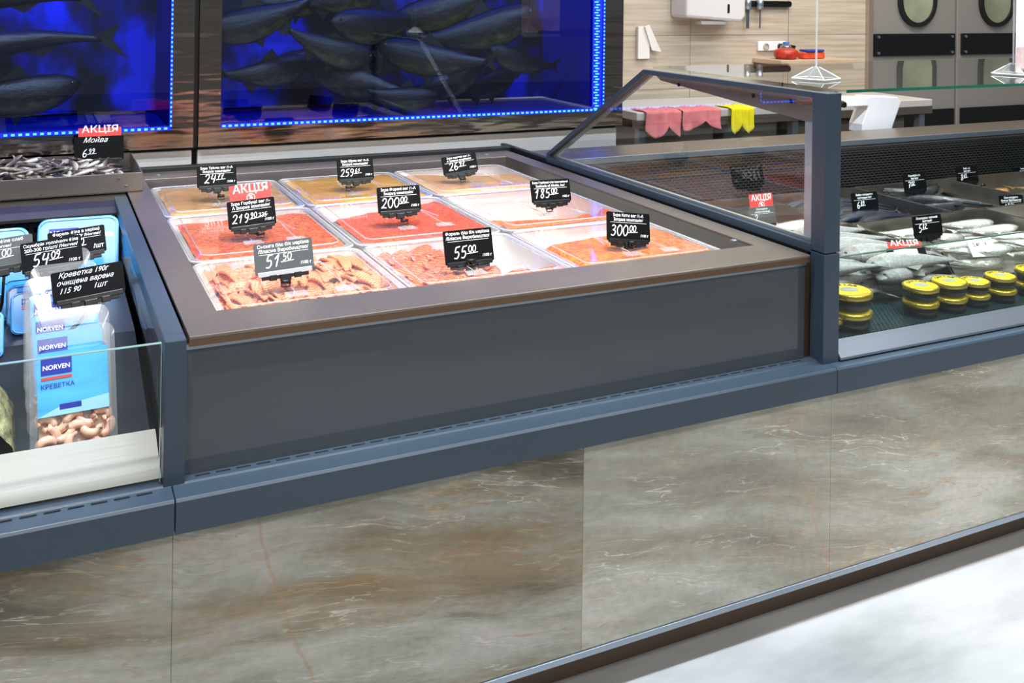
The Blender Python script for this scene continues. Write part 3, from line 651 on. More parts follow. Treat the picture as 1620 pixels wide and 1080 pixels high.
# ------------------------------------------------------------------ price tags
def price_tag(px, py, y, zs, label, lines, price, cents, w=.125, h=.062, rl=0, yw=0, tl=17, akcia=0, grey=False, unit='/100 г', glare=False, script=None, strike=None, clip='block', ph=.026, reach=(0, 0), group=None, blank=False):
    c = at(px, py, y=y)
    bx, by = c.x+reach[0], c.y+reach[1]
    root = empty('price_tag', (bx, by, zs), label, 'price tag', group, 0)
    Ml = Matrix.Translation((c.x-bx, c.y-by, c.z-zs)) @ Matrix.Rotation(R(yw), 4, 'Z') @ Matrix.Rotation(R(-tl), 4, 'X') @ Matrix.Rotation(R(rl), 4, 'Y')
    def B(mb, nm, m, par=root, **k):
        o = mb.xf(Ml).build(nm, m, par, world=False, **k); return o
    bd = B(MB().prism(rrect(-w/2, w/2, -h/2-.006, h/2, .004, 3), 'y', -.0008, .0008), 'board', board_grey if grey else board_m)
    t = MB(); fs = min(.0105, h*.17); zt = h/2-fs*1.05
    if lines:
        for k, ln in enumerate(lines):
            est = text_geo(ln, size=fs, bold=.012)[2]; ww = min(est, w*.9)
            put_text(t, ln, 0, zt-k*fs*1.02, -.0013, width=ww, bold=.012, center=True, sy=min(1, fs/(ww/est*fs)*1.0) if ww < est else 1)
        zt -= fs*(len(lines)-1)*1.02+fs*.35
        t.box(-w*.42, w*.42, -.0013, -.0009, zt-.0008, zt)
        if unit: put_text(t, unit, w*.46-.024, -h/2+.006, -.0013, width=.024, bold=.01)
    if script:
        for k, (s, sx, ss) in enumerate(script): put_text(t, s, -w/2+sx*w, h/2-.002-ss*.75-k*.0155, -.0013, size=ss, shear=.45, bold=0)
    if t.v: B(t, 'lettering', white_ink)
    p = MB()
    if price:
        x = pen(p, price, -w*.42+(.012 if len(price) < 3 else 0), -h/2+.007, ph, -.0014, .105, .02)
        x = pen(p, cents, x+ph*.1, -h/2+.007+ph*.45, ph*.58, -.0014, .14, .03)
        if cents: ribbon(p, [Vector((x-ph*.95, -h/2+.004+ph*.45)), Vector((x+.004, -h/2+.006+ph*.45))], .0016, -.0014)
        if strike:
            x2 = pen(p, strike, x+.003, -h/2+.007+ph*.4, ph*.5, -.0014, .12, .03); ribbon(p, [Vector((x+.003, -h/2+.009+ph*.4)), Vector((x2+.002, -h/2+.006+ph*.7))], .0012, -.0016)
        B(p, 'handwritten_price', white_ink)
    if akcia:
        a = B(MB().box(-w*.42, w*.45, .001, .0018, h/2-.005, h/2-.005+akcia), 'promotion_card', red_p)
        q = MB(); put_text(q, 'АКЦІЯ', 0.002, h/2+akcia*.52-.004, .0006, width=w*.74, bold=.012, center=True, sy=min(1, akcia/.04))
        if akcia > .04:
            cx, cz = .002, h/2+akcia*.24-.006
            rr = [(cx+(.0098+(.001 if i % 2 else 0))*math.cos(i*math.pi/14), cz+(.0098+(.001 if i % 2 else 0))*math.sin(i*math.pi/14)) for i in range(29)]
            ribbon(q, [Vector(s) for s in rr], .0014, .0006); put_text(q, '%', cx, cz-.003, .0005, width=.010, bold=.02, center=True)
        o = B(q, 'card_lettering', pm('card_white', 'ffffff', .5), a)
    # holder: channel under the board, two lugs, hinge and clip
    ch_m = pm('holder_glare', 'c9cdd2', .25, .6) if glare else black
    hold = B(MB().box(-w*.46, w*.46, -.003, .003, -h/2-.011, -h/2-.001), 'holder_channel', ch_m, bevel=.001)
    lugs = MB().box(-w*.40, w*.40, -.0015, .0045, -h/2-.0185, -h/2-.010).box(-w*.27, -w*.15, -.004, .005, -h/2-.021, -h/2-.009).box(w*.15, w*.27, -.004, .005, -h/2-.021, -h/2-.009)
    lugs.box(-w*.09, w*.09, -.005, .006, -h/2-.024, -h/2-.010)
    B(lugs, 'holder_lugs', black, bevel=.001)
    top = Ml @ Vector((0, .002, -h/2-.02)); ex = Vector((0, 0, 0))
    s = MB()
    s.tube([top+Vector((-.007, 0, 0)), top+Vector((.007, 0, 0))], .0055, 10)
    mid = (top+ex)*.5
    s.tube([top, mid+Vector((.004, -.004, 0)), ex+Vector((0, 0, .012))], .0032, 8)
    s.tube([ex+Vector((-.010, 0, .010)), ex+Vector((.010, 0, .010))], .0045, 8)
    for k in (-1, 1): s.tube([ex+Vector((k*.009, 0, .010)), ex+Vector((k*.009, -.004, .0012)), ex+Vector((0, -.006, .001))], .0018, 6)
    s.build('clip', black, root, smooth=True, world=False)
    return root
IK = 'Ікорна компанія/'
Z = .866
price_tag(343, 277, 3.12, Z, 'price board 24.77 above the back left tan roe tub', ['Ікра Тріски ваг /1-А', IK], '24', '77', w=.118, h=.060, grey=False, reach=(.01, -.02))
price_tag(398, 335, 2.60, Z, 'price board 219.90 with red card above the left orange roe tub', ['Ікра Горбуші ваг /1-', 'А '+IK], '219', '90', w=.122, h=.064, akcia=.045, strike='235', ph=.022, rl=-3, reach=(.02, -.02), glare=False)
price_tag(449, 403, 2.15, Z, 'glossy grey price board 51.50 above the front left salmon slices', ['Сьомга б/ш б/к нарізка', '/Власне Виробництво/'], '51', '50', w=.128, h=.060, grey=True, glare=True, rl=-2, reach=(.0, -.02))
price_tag(562, 266, 3.12, Z, 'price board 259 above the yellow roe tub', ['Ікра Щуки ваг /1-А', IK], '259', '61', w=.122, h=.064, ph=.023, reach=(-.03, -.03), unit='/100 г')
price_tag(631, 313, 2.60, Z, 'price board 200 above the centre red roe tub', ['Ікра Форелі ваг /1-А', IK], '200', '00', w=.125, h=.064, reach=(.01, -.02))
price_tag(741, 387, 2.15, Z, 'price board 55 above the front middle tub of trout slices', ['Форель б/ш б/к нарізка', '/Власне Виробництво/'], '55', '00', w=.125, h=.072, reach=(0, -.02))
price_tag(727, 258, 3.12, Z, 'tilted price board 26.97 above the back right pale roe tub', ['Ікра минтая ваг /1-', 'А '+IK], '26', '97', w=.125, h=.056, rl=-6, yw=-6, reach=(0, -.03))
price_tag(871, 300, 2.60, Z, 'price board 185 above the half empty roe tub', ['Ікра Горбуші с/м International', 'Seafoods of Alaska, Inc/'], '185', '00', w=.132, h=.060, rl=1, reach=(-.02, -.03))
price_tag(994, 357, 2.15, Z, 'leaning price board 300 above the front right orange roe tub', ['Ікра Кети ваг /1-А', IK], '300', '00', w=.128, h=.066, rl=8, reach=(.0, -.02))
# left side
price_tag(157, 233, 3.62, .9325, 'price board 6.99 with red card behind the tiny fish', None, '6', '99', w=.155, h=.075, akcia=.034, tl=10, ph=.026, script=[('Мойва', .18, .024)], reach=(0, .0))
price_tag(82, 400, 2.45, .728, 'price board 54.09 in the left case, second from the right', ['Скумбрія холл/копч філе', '200-300 гр/шт/ /Norven/'], '54', '09', w=.125, h=.062, rl=-5, tl=22, reach=(.03, .03))
price_tag(122, 381, 2.66, .728, 'price board 26.90 partly behind the 54.09 board', ['Форель філе в нарізці', 'слабосол 150г /Norven/'], '26', '90', w=.130, h=.060, rl=-5, tl=22, unit='/шт', reach=(.04, .03))
price_tag(140, 444, 2.22, .80, 'black hand lettered board 115.90 over the blue packs', None, None, '', w=.142, h=.056, rl=-2, yw=12, tl=20, script=[('Креветка 190г', .10, .0145), ('очищена варена', .07, .014), ('115 90      1шт', .1, .015)], reach=(-.05, -.07))
price_tag(4, 398, 2.5, .728, 'grey price board at the left edge of the photo', ['Сьомга філе слаб', '/Norven/'], '  ', '00', w=.125, h=.060, rl=-5, tl=22, grey=True, unit='', reach=(-.01, .02))

# ------------------------------------------------------------------ roe tubs
import mathutils.noise as mn
COLX = [(.328, .738), (.742, 1.154), (1.158, 1.590)]
ROWY = [(2.012, 2.432), (2.436, 2.950), (2.954, 3.42)]
ord_ = [['front left', 'front middle', 'front right'], ['middle left', 'central', 'middle right'], ['back left', 'back middle', 'back right']]
def tub(i, j):
    x0, x1 = COLX[i]; y0, y1 = ROWY[j]; root = empty('food_tub', ((x0+x1)/2, (y0+y1)/2, .742), '%s plastic tub in the steel well, %s' % (ord_[j][i], CONT[(i, j)]), 'food tub')
    sh = MB(); o = rrect(x0+.006, x1-.006, y0+.006, y1-.006, .03, 5); q = rrect(x0+.02, x1-.02, y0+.02, y1-.02, .03, 5); n = len(o)
    v = [(a, b, .852) for a, b in o]+[(a, b, .745) for a, b in q]
    sh.add(v, [(k, (k+1) % n, n+(k+1) % n, n+k) for k in range(n)]+[tuple(range(n, 2*n))])
    sh.build('tub_shell', tray_white, root)
    rim = MB()
    rim.tube([(a, b, .853) for a, b in rrect(x0+.004, x1-.004, y0+.004, y1-.004, .032, 6)], .004, 6, True)
    # flat flange
    a1 = rrect(x0, x1, y0, y1, .034, 6); b1 = rrect(x0+.018, x1-.018, y0+.018, y1-.018, .03, 6); n = len(a1)
    rim.add([(a, b, .8545) for a, b in a1]+[(a, b, .8545) for a, b in b1], [(k, (k+1) % n, n+(k+1) % n, n+k) for k in range(n)])
    rim.build('rim', gl_rim, root, smooth=True)
    lid = MB(); c1 = rrect(x0+.018, x1-.018, y0+.018, y1-.018, .03, 6); c2 = rrect(x0+.028, x1-.028, y0+.028, y1-.028, .028, 6); c3 = rrect(x0+.034, x1-.034, y0+.034, y1-.034, .026, 6); n = len(c1)
    v = [(a, b, .855) for a, b in c1]+[(a, b, .8605) for a, b in c2]+[(a, b, .8615) for a, b in c3]
    f = [(m_*n+k, m_*n+(k+1) % n, (m_+1)*n+(k+1) % n, (m_+1)*n+k) for m_ in range(2) for k in range(n)]+[tuple(range(2*n, 3*n))]
    l = lid.add(v, f).build('lid', gl_lid, root)
    # raised edge bead, handle recess, pale trapezoids standing for its bright reflections
    MB().tube([(a, b, .861) for a, b in c3], .0015, 6, True).build('lid_bead', gl_rim, l, smooth=True, world=False).location = (0, 0, 0)
    cx = (x0+x1)/2+.02; cy = (y0+y1)/2-.01; hd = MB()
    for s in (-1, 1):
        hx = cx+s*.055
        hd.add([(hx-.022, cy-.115, .8635), (hx+.022, cy-.115, .8635), (hx+.026, cy-.15, .8625), (hx-.026, cy-.15, .8625)], [(0, 1, 2, 3)])
        hd.tube([(hx, cy+.09, .863), (hx, cy-.115, .8640), (hx+s*.012, cy-.15, .863)], .0015, 5)
    hd.tube([(cx-.075, cy-.03, .8635), (cx-.055, cy+.09, .8635), (cx+.055, cy+.09, .8635), (cx+.075, cy-.03, .8635)], .0013, 5)
    h_ = hd.build('lid_handle_glints', gl_rim, l, world=False); h_.location = (0, 0, 0)
    return root
CONT = {(0, 0): 'full of salmon slices', (1, 0): 'partly filled with trout slices', (2, 0): 'with bright orange large roe', (0, 1): 'with orange red roe', (1, 1): 'with bright red roe',
        (2, 1): 'nearly empty with a strip of orange roe', (0, 2): 'with tan roe paste', (1, 2): 'with yellow roe paste', (2, 2): 'with pale orange roe paste'}
for i in range(3):
    for j in range(3): tub(i, j)
def content(i, j, name, m, label, hf, cat='roe', seed=0):
    x0, x1 = COLX[i][0]+.022, COLX[i][1]-.022; y0, y1 = ROWY[j][0]+.022, ROWY[j][1]-.022
    def fn(u, v):
        e = min(u, 1-u, v, 1-v); q = mn.noise(Vector((u*3+seed, v*3, seed)))*.008+mn.noise(Vector((u*11+seed, v*11, seed)))*.0035
        z = .757+hf(u, v)*.098+q-.004*(e < .02)
        return (x0+(x1-x0)*u, y0+(y1-y0)*v, max(.7475, min(z, .8545)))
    o = MB().grid(fn, 60, 60).build(name, m, smooth=True); tag(o, label, cat, kind='stuff'); return o
def sm(a, b, x): t = max(0, min(1, (x-a)/(b-a))); return t*t*(3-2*t)
content(0, 1, 'salmon_roe', roe_mat('roe_orange_red', 'b83206', 'ff7a3a'), 'orange red roe filling the middle left tub', lambda u, v: 1.02-.15*sm(.85, 1, v), seed=1)
content(1, 1, 'salmon_roe', roe_mat('roe_red', 'c42c06', 'ff6838'), 'bright red roe in the central tub', lambda u, v: 1.03-.5*sm(.72, 1, v+.3*(.5-u)), seed=2)
content(2, 1, 'salmon_roe', roe_mat('roe_orange_a', 'd04608', 'ff8a38'), 'strip of orange roe along the near edge of the nearly empty tub', lambda u, v: 1.0*(1-sm(.3, .62, v+.4*u*(1-.5*u)))+.7*sm(.85, .98, u)*(1-sm(.5, .8, v))+.5*(1-sm(.05, .14, v))-.05, seed=3)
content(2, 0, 'salmon_roe', roe_mat('roe_orange_b', 'd04a02', 'ff9430', scale=120), 'large grained orange roe in the front right tub', lambda u, v: 1.02*(1-sm(.62, .92, v-.15*(u-.3)))*sm(-.3, .12, u), seed=4)
content(0, 2, 'tan_roe', roe_mat('roe_tan', 'b8824a', 'd0a06a', egg=0, rough=.2), 'tan roe paste in the back left tub', lambda u, v: 1.0-.04*v, seed=5)
content(1, 2, 'yellow_roe', roe_mat('roe_yellow', 'c07c06', 'e2a62c', egg=0, rough=.2), 'yellow roe paste in the back middle tub', lambda u, v: 1.02-.04*v, seed=6)
content(2, 2, 'pale_roe', roe_mat('roe_pale', 'd89858', 'ecbc80', egg=0, rough=.2), 'pale orange roe paste in the back right tub', lambda u, v: 1.0*(1-sm(.66, .95, v+.35*(u-.5))), seed=7)

sal = salmon_mat('salmon_flesh', 'ee8048', 'fbc49e', 55); tro = salmon_mat('trout_flesh', 'dc5226', 'f0a07a', 45)
def slice_mesh(m, L, W, seed):
    rn = random.Random(seed); ph = rn.uniform(0, 6)
    def fn(u, v, s):
        x = (u-.5)*L; y = (v-.5)*W*(math.sin(math.pi*min(.97, max(.03, u)))**.35); z = .006*math.sin(u*5+ph)+.003*math.cos(v*5+ph)+s*.0022
        return (x, y+.012*math.sin(u*3+ph), z)
    b = MB(); n = 14; k = 6
    b.grid(lambda u, v: fn(u, v, 1), n, k); b.grid(lambda u, v: fn(u, v, -1), n, k)
    q = n*k
    for i in range(n-1): b.f.append((i, i+1, q+i+1, q+i)); a = (k-1)*n; b.f.append((a+i, a+i+1, q+a+i+1, q+a+i))
    for j in range(k-1): b.f.append((j*n, (j+1)*n, q+(j+1)*n, q+j*n)); a = n-1; b.f.append((j*n+a, (j+1)*n+a, q+(j+1)*n+a, q+j*n+a))
    return b.mesh('fish_slice', m, True)
SM = [slice_mesh(sal, .12, .034, s) for s in range(5)]; TM = [slice_mesh(tro, .13, .040, s+9) for s in range(5)]
rnd = random.Random(5)
def slices(meshes, x0, x1, y0, y1, nx, ny, ang, label, group, z0, rowz=0, keep=None, nm='salmon_slice'):
    for a in range(nx):
        for b in range(ny):
            x = x0+(x1-x0)*(a+.5)/nx+rnd.uniform(-.008, .008); y = y0+(y1-y0)*(b+.5)/ny+rnd.uniform(-.008, .008)
            if keep and not keep((x-x0)/(x1-x0), (y-y0)/(y1-y0)): continue
            o = bpy.data.objects.new(nm, rnd.choice(meshes)); col.objects.link(o)
            o.location = (x, y, z0+.004*(b % 2)+.003*(a % 3)+rowz*b+rnd.uniform(0, .003)); s = rnd.uniform(.85, 1.15)
            o.scale = (s, s, 1); o.rotation_euler = (R(rnd.uniform(9, 20)), R(rnd.uniform(-6, 6)), R(ang+rnd.uniform(-16, 16))); tag(o, label, 'fish slice', group)
slices(SM, .345, .722, 2.045, 2.41, 16, 7, 80, 'pale orange salmon slice fanned out in the front left tub', 'salmon slices in the front left tub', .832)
slices(SM, .36, .71, 2.06, 2.39, 11, 4, 75, 'pale orange salmon slice fanned out in the front left tub', 'salmon slices in the front left tub', .808)
slices(TM, .765, 1.13, 2.045, 2.42, 9, 9, 38, 'orange trout slice lying in the front middle tub', 'trout slices in the front middle tub', .828, keep=lambda u, v: u < .64-.1*v or (v < .24 and u < .95), nm='trout_slice')
slices(TM, .80, 1.10, 2.06, 2.38, 6, 6, 20, 'orange trout slice lying in the front middle tub', 'trout slices in the front middle tub', .803, keep=lambda u, v: u < .6-.1*v or (v < .2 and u < .9), nm='trout_slice')

# ------------------------------------------------------------------ seafood packs (left case)
prawn_m = roe_mat('prawn_flesh', 'ee9a72', 'fbe0cf', egg=0, rough=.2)
def make_pack():
    root = empty('seafood_pack', (0, 0, 0)); W, H, T = .135, .205, .03
    o = rrect(-W/2, W/2, 0, H, .018, 5); i = rrect(-W/2+.012, W/2-.012, .01, H-.03, .014, 5); n = len(o)
    b = MB(); v = [(x, 0, z) for x, z in o]+[(x, -.004, z) for x, z in i]+[(x*.95, T-.002, z*.97+.003) for x, z in i]
    b.add(v, [(k, (k+1) % n, n+(k+1) % n, n+k) for k in range(n)]); b.build('film_lid', gl_blister, root, world=False)
    b = MB(); v = [(x, .001, z) for x, z in o]+[(x, .002, z) for x, z in i]+[(x*.94, T, z*.95+.006) for x, z in i]
    b.add(v, [(m_*n+k, m_*n+(k+1) % n, (m_+1)*n+(k+1) % n, (m_+1)*n+k) for m_ in range(2) for k in range(n)]+[tuple(range(2*n, 3*n))]); b.build('blister', gl_blister, root, world=False)
    MB().box(-.056, .056, .003, .0042, .066, .168).build('card', blue_lab, root, world=False)
    lg = MB().box(-.05, -.002, .0022, .0029, .132, .158).build('logo_panel', navy, root, world=False)
    q = MB(); put_text(q, 'NORVEN', -.047, .140, .0019, width=.042, bold=.02); q.build('brand_lettering', white_ink, lg, world=False)
    MB().box(-.05, -.002, .0021, .0028, .124, .1285).build('red_stripe', red_p, root, world=False)
    q = MB(); put_text(q, 'КРЕВЕТКА', -.05, .110, .0019, width=.052, bold=.01); q.build('product_lettering', navy, root, world=False)
    MB().box(-.022, .012, .0022, .0029, .074, .083).build('weight_badge', navy, root, world=False)
    MB().prism([(-.056, .066), (.056, .066), (.056, .088), (-.02, .08)], 'y', .0023, .0027).build('card_wave', pm('pale_blue_print', '9fd4f4', .4), root, world=False)
    MB().box(-.053, .053, .020, .022, .012, .068).build('pale_liner', pm('pack_liner', 'f1d9cc', .5), root, world=False)
    rn = random.Random(2); pmz = None
    for k in range(15):
        p = [(.013*math.cos(t), 0, .010*math.sin(t)) for t in [R(a) for a in range(-30, 211, 30)]]; rr = [.003+.0052*math.sin(math.pi*(q_+1)/10) for q_ in range(9)]
        if pmz is None: pmz = MB().tube(p, rr, 8).mesh('prawn', prawn_m, True)
        o_ = bpy.data.objects.new('prawn', pmz); col.objects.link(o_); o_.parent = root
        o_.location = (-.043+.0215*(k % 5)+.006*(k//5 % 2), .011+.002*(k % 2), .020+.0175*(k//5)); o_.rotation_euler = (R(rn.uniform(-20, 20)), R(rn.uniform(0, 360)), 0)
    return root
pack0 = make_pack(); pused = [False]
def pack(loc, rz, tl, label, group=None, s=1.0):
    o = pack0 if not pused[0] else copy_tree(pack0)
    pused[0] = True; o.location = loc; o.rotation_euler = (R(-tl), 0, R(rz)); o.scale = (s, s, s); tag(o, label, 'seafood pack')
    if group: o['group'] = group
    return o
PKL = ['clear prawn pack with blue card, foremost against the left front glass', 'prawn pack second in the leaning file behind the front glass', 'prawn pack third in the leaning file behind the front glass', 'prawn pack fourth in the file, its plastic top catching white light']
for k, (y, z, dx) in enumerate(((2.01, .632, 0), (2.08, .648, -.006), (2.145, .664, -.01), (2.21, .682, -.014))):
    pack((.070+dx, y, z), 4, 20, PKL[k], s=1.12)
for k in range(2): pack((.062-.012*k, 2.34+.05*k, .70+.018*k), 5, 22, ['blue card pack standing below the hand lettered 115.90 board', 'blue card pack just behind, under the 54.09 board'][k])
# blue sealed trays at the back
def make_blue():
    root = empty('blue_pack', (0, 0, 0)); W, H = .20, .17
    o = rrect(-W/2, W/2, 0, H, .026, 6)
    MB().prism(o, 'y', 0, .012).build('tray_lid', pm('blue_film', '3f9be6', .2, coat=1, var=.25, vscale=7), root, bevel=.003, world=False)
    MB().tube([(x, -.001, z) for x, z in rrect(-W/2+.006, W/2-.006, .006, H-.006, .022, 6)], .0022, 6, True).build('sealed_rim', pm('blue_rim', '6fbcf5', .15, coat=1), root, smooth=True, world=False)
    lg = MB().box(-.072, .0, -.0014, -.0002, .118, .142).build('logo_panel', navy, root, world=False)
    q = MB(); put_text(q, 'NORVEN', -.069, .124, -.0018, width=.066, bold=.02); q.build('brand_lettering', white_ink, lg, world=False)
    MB().box(-.072, -.03, -.0014, -.0002, .106, .113).box(-.072, -.035, -.0014, -.0002, .099, .102).build('red_stripe', red_p, root, world=False)
    MB().box(-.0, .085, -.0012, -.0002, .112, .124).build('white_band', white_p, root, world=False)
    return root
bl0 = make_blue()
BL = [((.098, 2.82, .735), -3, 'large blue pack with white brand lettering behind the 26.90 board'), ((-.115, 2.75, .735), 2, 'blue pack with a white sticker at the far left edge'), ((.285-.07, 2.80, .735), 0, 'x')]
for k, (loc, rz, lab) in enumerate(BL[:2]):
    o = bl0 if k == 0 else copy_tree(bl0); o.location = loc; o.rotation_euler = (R(-24), 0, R(rz)); tag(o, lab, 'seafood pack')
o = copy_tree(bl0); o.location = (.155, 3.02, .69); o.rotation_euler = (R(-20), 0, 0); o.scale = (.5, 1, 1); tag(o, 'narrow blue pack peeping out beside the divider rail', 'seafood pack')
for k in range(3):
    o = copy_tree(bl0); o.location = (.03-.01*k, 2.46+.06*k, .728); o.rotation_euler = (R(-26), 0, R(3)); o.scale = (.8, 1, .55)
    tag(o, ['blue pack standing right behind the file of prawn packs', 'blue pack one place further back below the 54.09 board', 'blue pack two places further back below the 54.09 board'][k], 'seafood pack')
o = copy_tree(bl0); o.location = (-.14, 2.35, .715); o.rotation_euler = (R(-28), 0, R(2)); o.scale = (.8, 1, .6); tag(o, 'blue pack cut by the left photo edge beside the prawn packs', 'seafood pack')
# bag of green mussels at far left
mb = MB().grid(lambda u, v: (-.17+.14*u, 2.02+.22*v, .635+.13*math.sin(math.pi*u)**.5*math.sin(math.pi*min(1, v+.08))**.5+.012*mn.noise(Vector((u*9, v*9, 1)))), 30, 30)
tag(mb.build('seafood_bag', pm('mussel_bag', '9a9468', .25, coat=.7, var=.6, vscale=45, bump=.8, bscale=50), None, smooth=True), 'clear bag of greenish seafood at the left photo edge behind glass', 'bag')
# dark riser the packs stand on
MB().prism([(2.0, .60), (2.0, .628), (2.4, .724), (3.12, .734), (3.12, .60)], 'x', -1.6, .205).build('sloping_deck', pm('case_deck', '22262b', .35), cl)

# ------------------------------------------------------------------ right display case
MB().box(1.7385, 1.789, 1.842, 1.89, .607, .876).build('lower_post', anth, cr, .0018)
MB().box(1.7385, 1.789, 1.842, 1.89, .879, 1.271).build('upper_post', anth, cr, .0018)
ex0, ex1 = 1.738, 1.762
fr = MB().prism([(1.89, .872), (3.31, .872), (3.31, .905), (2.655, 1.271), (1.89, 1.271), (1.89, 1.256), (2.645, 1.256), (3.288, .900), (3.288, .893), (1.89, .893)], 'x', ex0, ex1)
fr.build('end_frame', anth, cr, .001)
MB().prism([(1.89, .894), (3.286, .894), (3.286, .90), (2.645, 1.256), (1.89, 1.256)], 'x', 1.748, 1.754).build('end_glass', gl_end, cr)
MB().prism([(3.286, .893), (3.286, .903), (2.648, 1.256), (2.628, 1.256), (3.262, .903), (3.262, .90), (1.89, .90), (1.89, .893)], 'x', 1.756, 1.768).build('glazing_bead', pm('bead_aluminium', 'c0bdb8', .35, .6), cr)
MB().box(1.766, 1.786, 1.892, 1.945, .895, 1.19).build('inner_upright', pm('satin_upright', 'b9bcc4', .3, .3), cr)
MB().prism([(1.89, 1.256), (2.63, 1.256), (2.60, 1.24), (1.95, 1.19), (1.89, 1.19)], 'x', 1.768, 1.773).build('top_bracket', pm('bracket_grey', '8f8883', .4, .3), cr)
for yy in (2.0, 2.15, 2.5): MB().lathe([(.006, 0), (.006, .004)], 10).xf(Matrix.Translation((1.766, yy, 1.235)) @ Matrix.Rotation(R(90), 4, 'Y')).build('screw', black, cr)
MB().box(1.738, 1.76, 3.31, 3.72, .866, .886).build('rear_arm', rubber, cr, .002)
MB().box(1.7385, 1.756, 1.90, 3.62, .60, .872).build('end_wall', rubber, cr)
tg = MB().box(1.775, 5.2, 1.828, 2.655, 1.2725, 1.280); tg.build('top_glass', gl_top, cr)
MB().box(1.79, 5.2, 1.8262, 1.8278, 1.2725, 1.280).build('top_glass_edge', gl_edge, cr)
MB().box(1.791, 5.2, 1.862, 1.870, .645, .858).build('front_glass', gl_clear, cr)
MB().box(1.791, 5.2, 1.862, 1.870, .858, .8596).build('front_glass_top_edge', gl_edge, cr)
MB().box(1.790, 1.7915, 1.858, 1.870, .645, 1.272).build('front_glass_side_edge', gl_edge, cr)
MB().prism([(1.872, .650), (1.868, .653), (1.838, .618), (1.838, .612), (1.845, .612)], 'x', 1.792, 5.2).build('sill', alu, cr)
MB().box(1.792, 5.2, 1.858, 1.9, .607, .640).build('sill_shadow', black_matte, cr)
MB().box(1.76, 5.2, 1.90, 3.24, .60, .642).build('deck_base', pm('deck_base', '101a1c', .4), cr)
MB().box(1.79, 5.2, 1.875, 3.2, .650, .652).build('perforated_deck', perf_mat('perforated_deck', '28474d', .014, .010, 'XY', .3), cr)
MB().box(1.79, 5.2, 3.20, 3.203, .655, .862).build('perforated_back', perf_mat('perforated_back', '4c4a48', .026, .011, 'XZ', .2), cr)
MB().box(1.76, 5.2, 3.22, 3.24, .64, .86).build('back_wall', black_matte, cr)
led = MB().box(1.76, 5.2, 3.25, 3.50, .862, .885); led.build('rear_worktop', steel('worktop_steel', 'a39a90', .35), cr, .002)
al2 = MB().box(1.77, 5.2, 3.240, 3.25, .866, .888).box(1.77, 5.2, 3.243, 3.25, .850, .858).box(1.77, 5.2, 3.241, 3.25, .840, .847); al2.build('aluminium_strips', alu, cr, .001)
MB().box(1.77, 5.2, 3.246, 3.249, .838, .885).build('strip_backing', pm('strip_backing', '6b625b', .4, .3), cr)
MB().box(1.76, 5.2, 3.245, 3.5, .1, .838).build('carcass', black_matte, cr)

# steel trays of fish
TR = [('F1', 1.80, 2.462, 2.06, 2.49, 'front left steel tray of the right case, full of silver fish'), ('F2', 2.47, 3.11, 2.06, 2.49, 'front steel tray with pale fish, second from the post'), ('F3', 3.118, 3.75, 2.06, 2.49, 'front steel tray at the right photo edge'),
      ('B0', 1.80, 2.462, 2.50, 2.98, 'back steel tray beside the post with one long white fish'), ('B1', 2.47, 2.955, 2.50, 2.98, 'back steel tray with blue backed fish, second from the post'), ('B2', 2.963, 3.47, 2.50, 2.98, 'back steel tray with black eels'), ('B3', 3.478, 4.1, 2.50, 2.98, 'back steel tray at the far right edge')]
for _, a, b, c, d, lab in TR:
    t = MB().box(a, b, c, d, .653, .657)
    if d < 2.6:                            # front row: sides slope down to a low front lip
        for xx in (a, b-.003): t.prism([(c, .655), (d, .655), (d, .748), (c+.06, .742), (c, .672)], 'x', xx, xx+.003)
        t.box(a, b, c, c+.003, .655, .672).box(a, b, d-.003, d, .655, .748)
    else: t.ring((a, b, c, d), (a+.003, b-.003, c+.003, d-.003), .654, .748)
    tag(t.build('fish_tray', steel_tray, None), lab, 'tray')
rnd = random.Random(21)
def lay(kind, x0, x1, y0, y1, nx, ny, L, ang, z, label, group, layers=1, jit=12):
    for l_ in range(layers):
        for a in range(nx):
            for b in range(ny):
                x = x0+(x1-x0)*(a+.5)/nx+rnd.uniform(-.01, .01); y = y0+(y1-y0)*(b+.5)/ny+rnd.uniform(-.008, .008)
                fish(kind, (x, y, z+l_*.03+rnd.uniform(0, .006)), L*rnd.uniform(.92, 1.05), R(ang+rnd.uniform(-jit, jit)), rnd.choice([85, 95]), R(rnd.uniform(-2, 2)), label, group)
lay('silver', 1.85, 2.43, 2.05, 2.47, 2, 5, .36, 2, .683, 'silver grey fish piled in the front left steel tray', 'silver fish in the front left tray', 3)
lay('white', 2.52, 3.08, 2.10, 2.46, 2, 4, .28, 172, .685, 'pale silver fish in the second front tray', 'pale fish in the second front tray', 2, 14)
lay('silver2', 3.15, 3.7, 2.10, 2.46, 2, 3, .28, 8, .685, 'silver fish in the front tray at the right edge', 'silver fish in the right front tray', 1)
fish('white', (2.28, 2.60, .725), .36, R(184), 88, 0, 'long white bellied fish alone beside the post')
fish('silver', (2.22, 2.78, .70), .36, R(5), 92, 0, 'grey fish behind the long white bellied fish')
lay('mackerel', 2.5, 2.93, 2.54, 2.95, 1, 6, .38, 3, .685, 'blue black backed fish in the second back tray', 'blue backed fish in the second back tray', 2)
for k, (x, y, rz, L) in enumerate(((3.2, 2.62, 20, .46), (3.24, 2.72, 200, .44), (3.2, 2.82, -15, .46), (3.22, 2.9, 170, .42))):
    fish('eel', (x, y, .69+.01*k), L, R(rz), 90, 0, 'glossy black eel curled in the back steel tray', 'black eels in the back tray')
lay('gold', 3.52, 4.05, 2.55, 2.95, 2, 3, .25, 175, .69, 'golden bellied dark fish in the far right back tray', 'golden fish in the far right tray', 1)
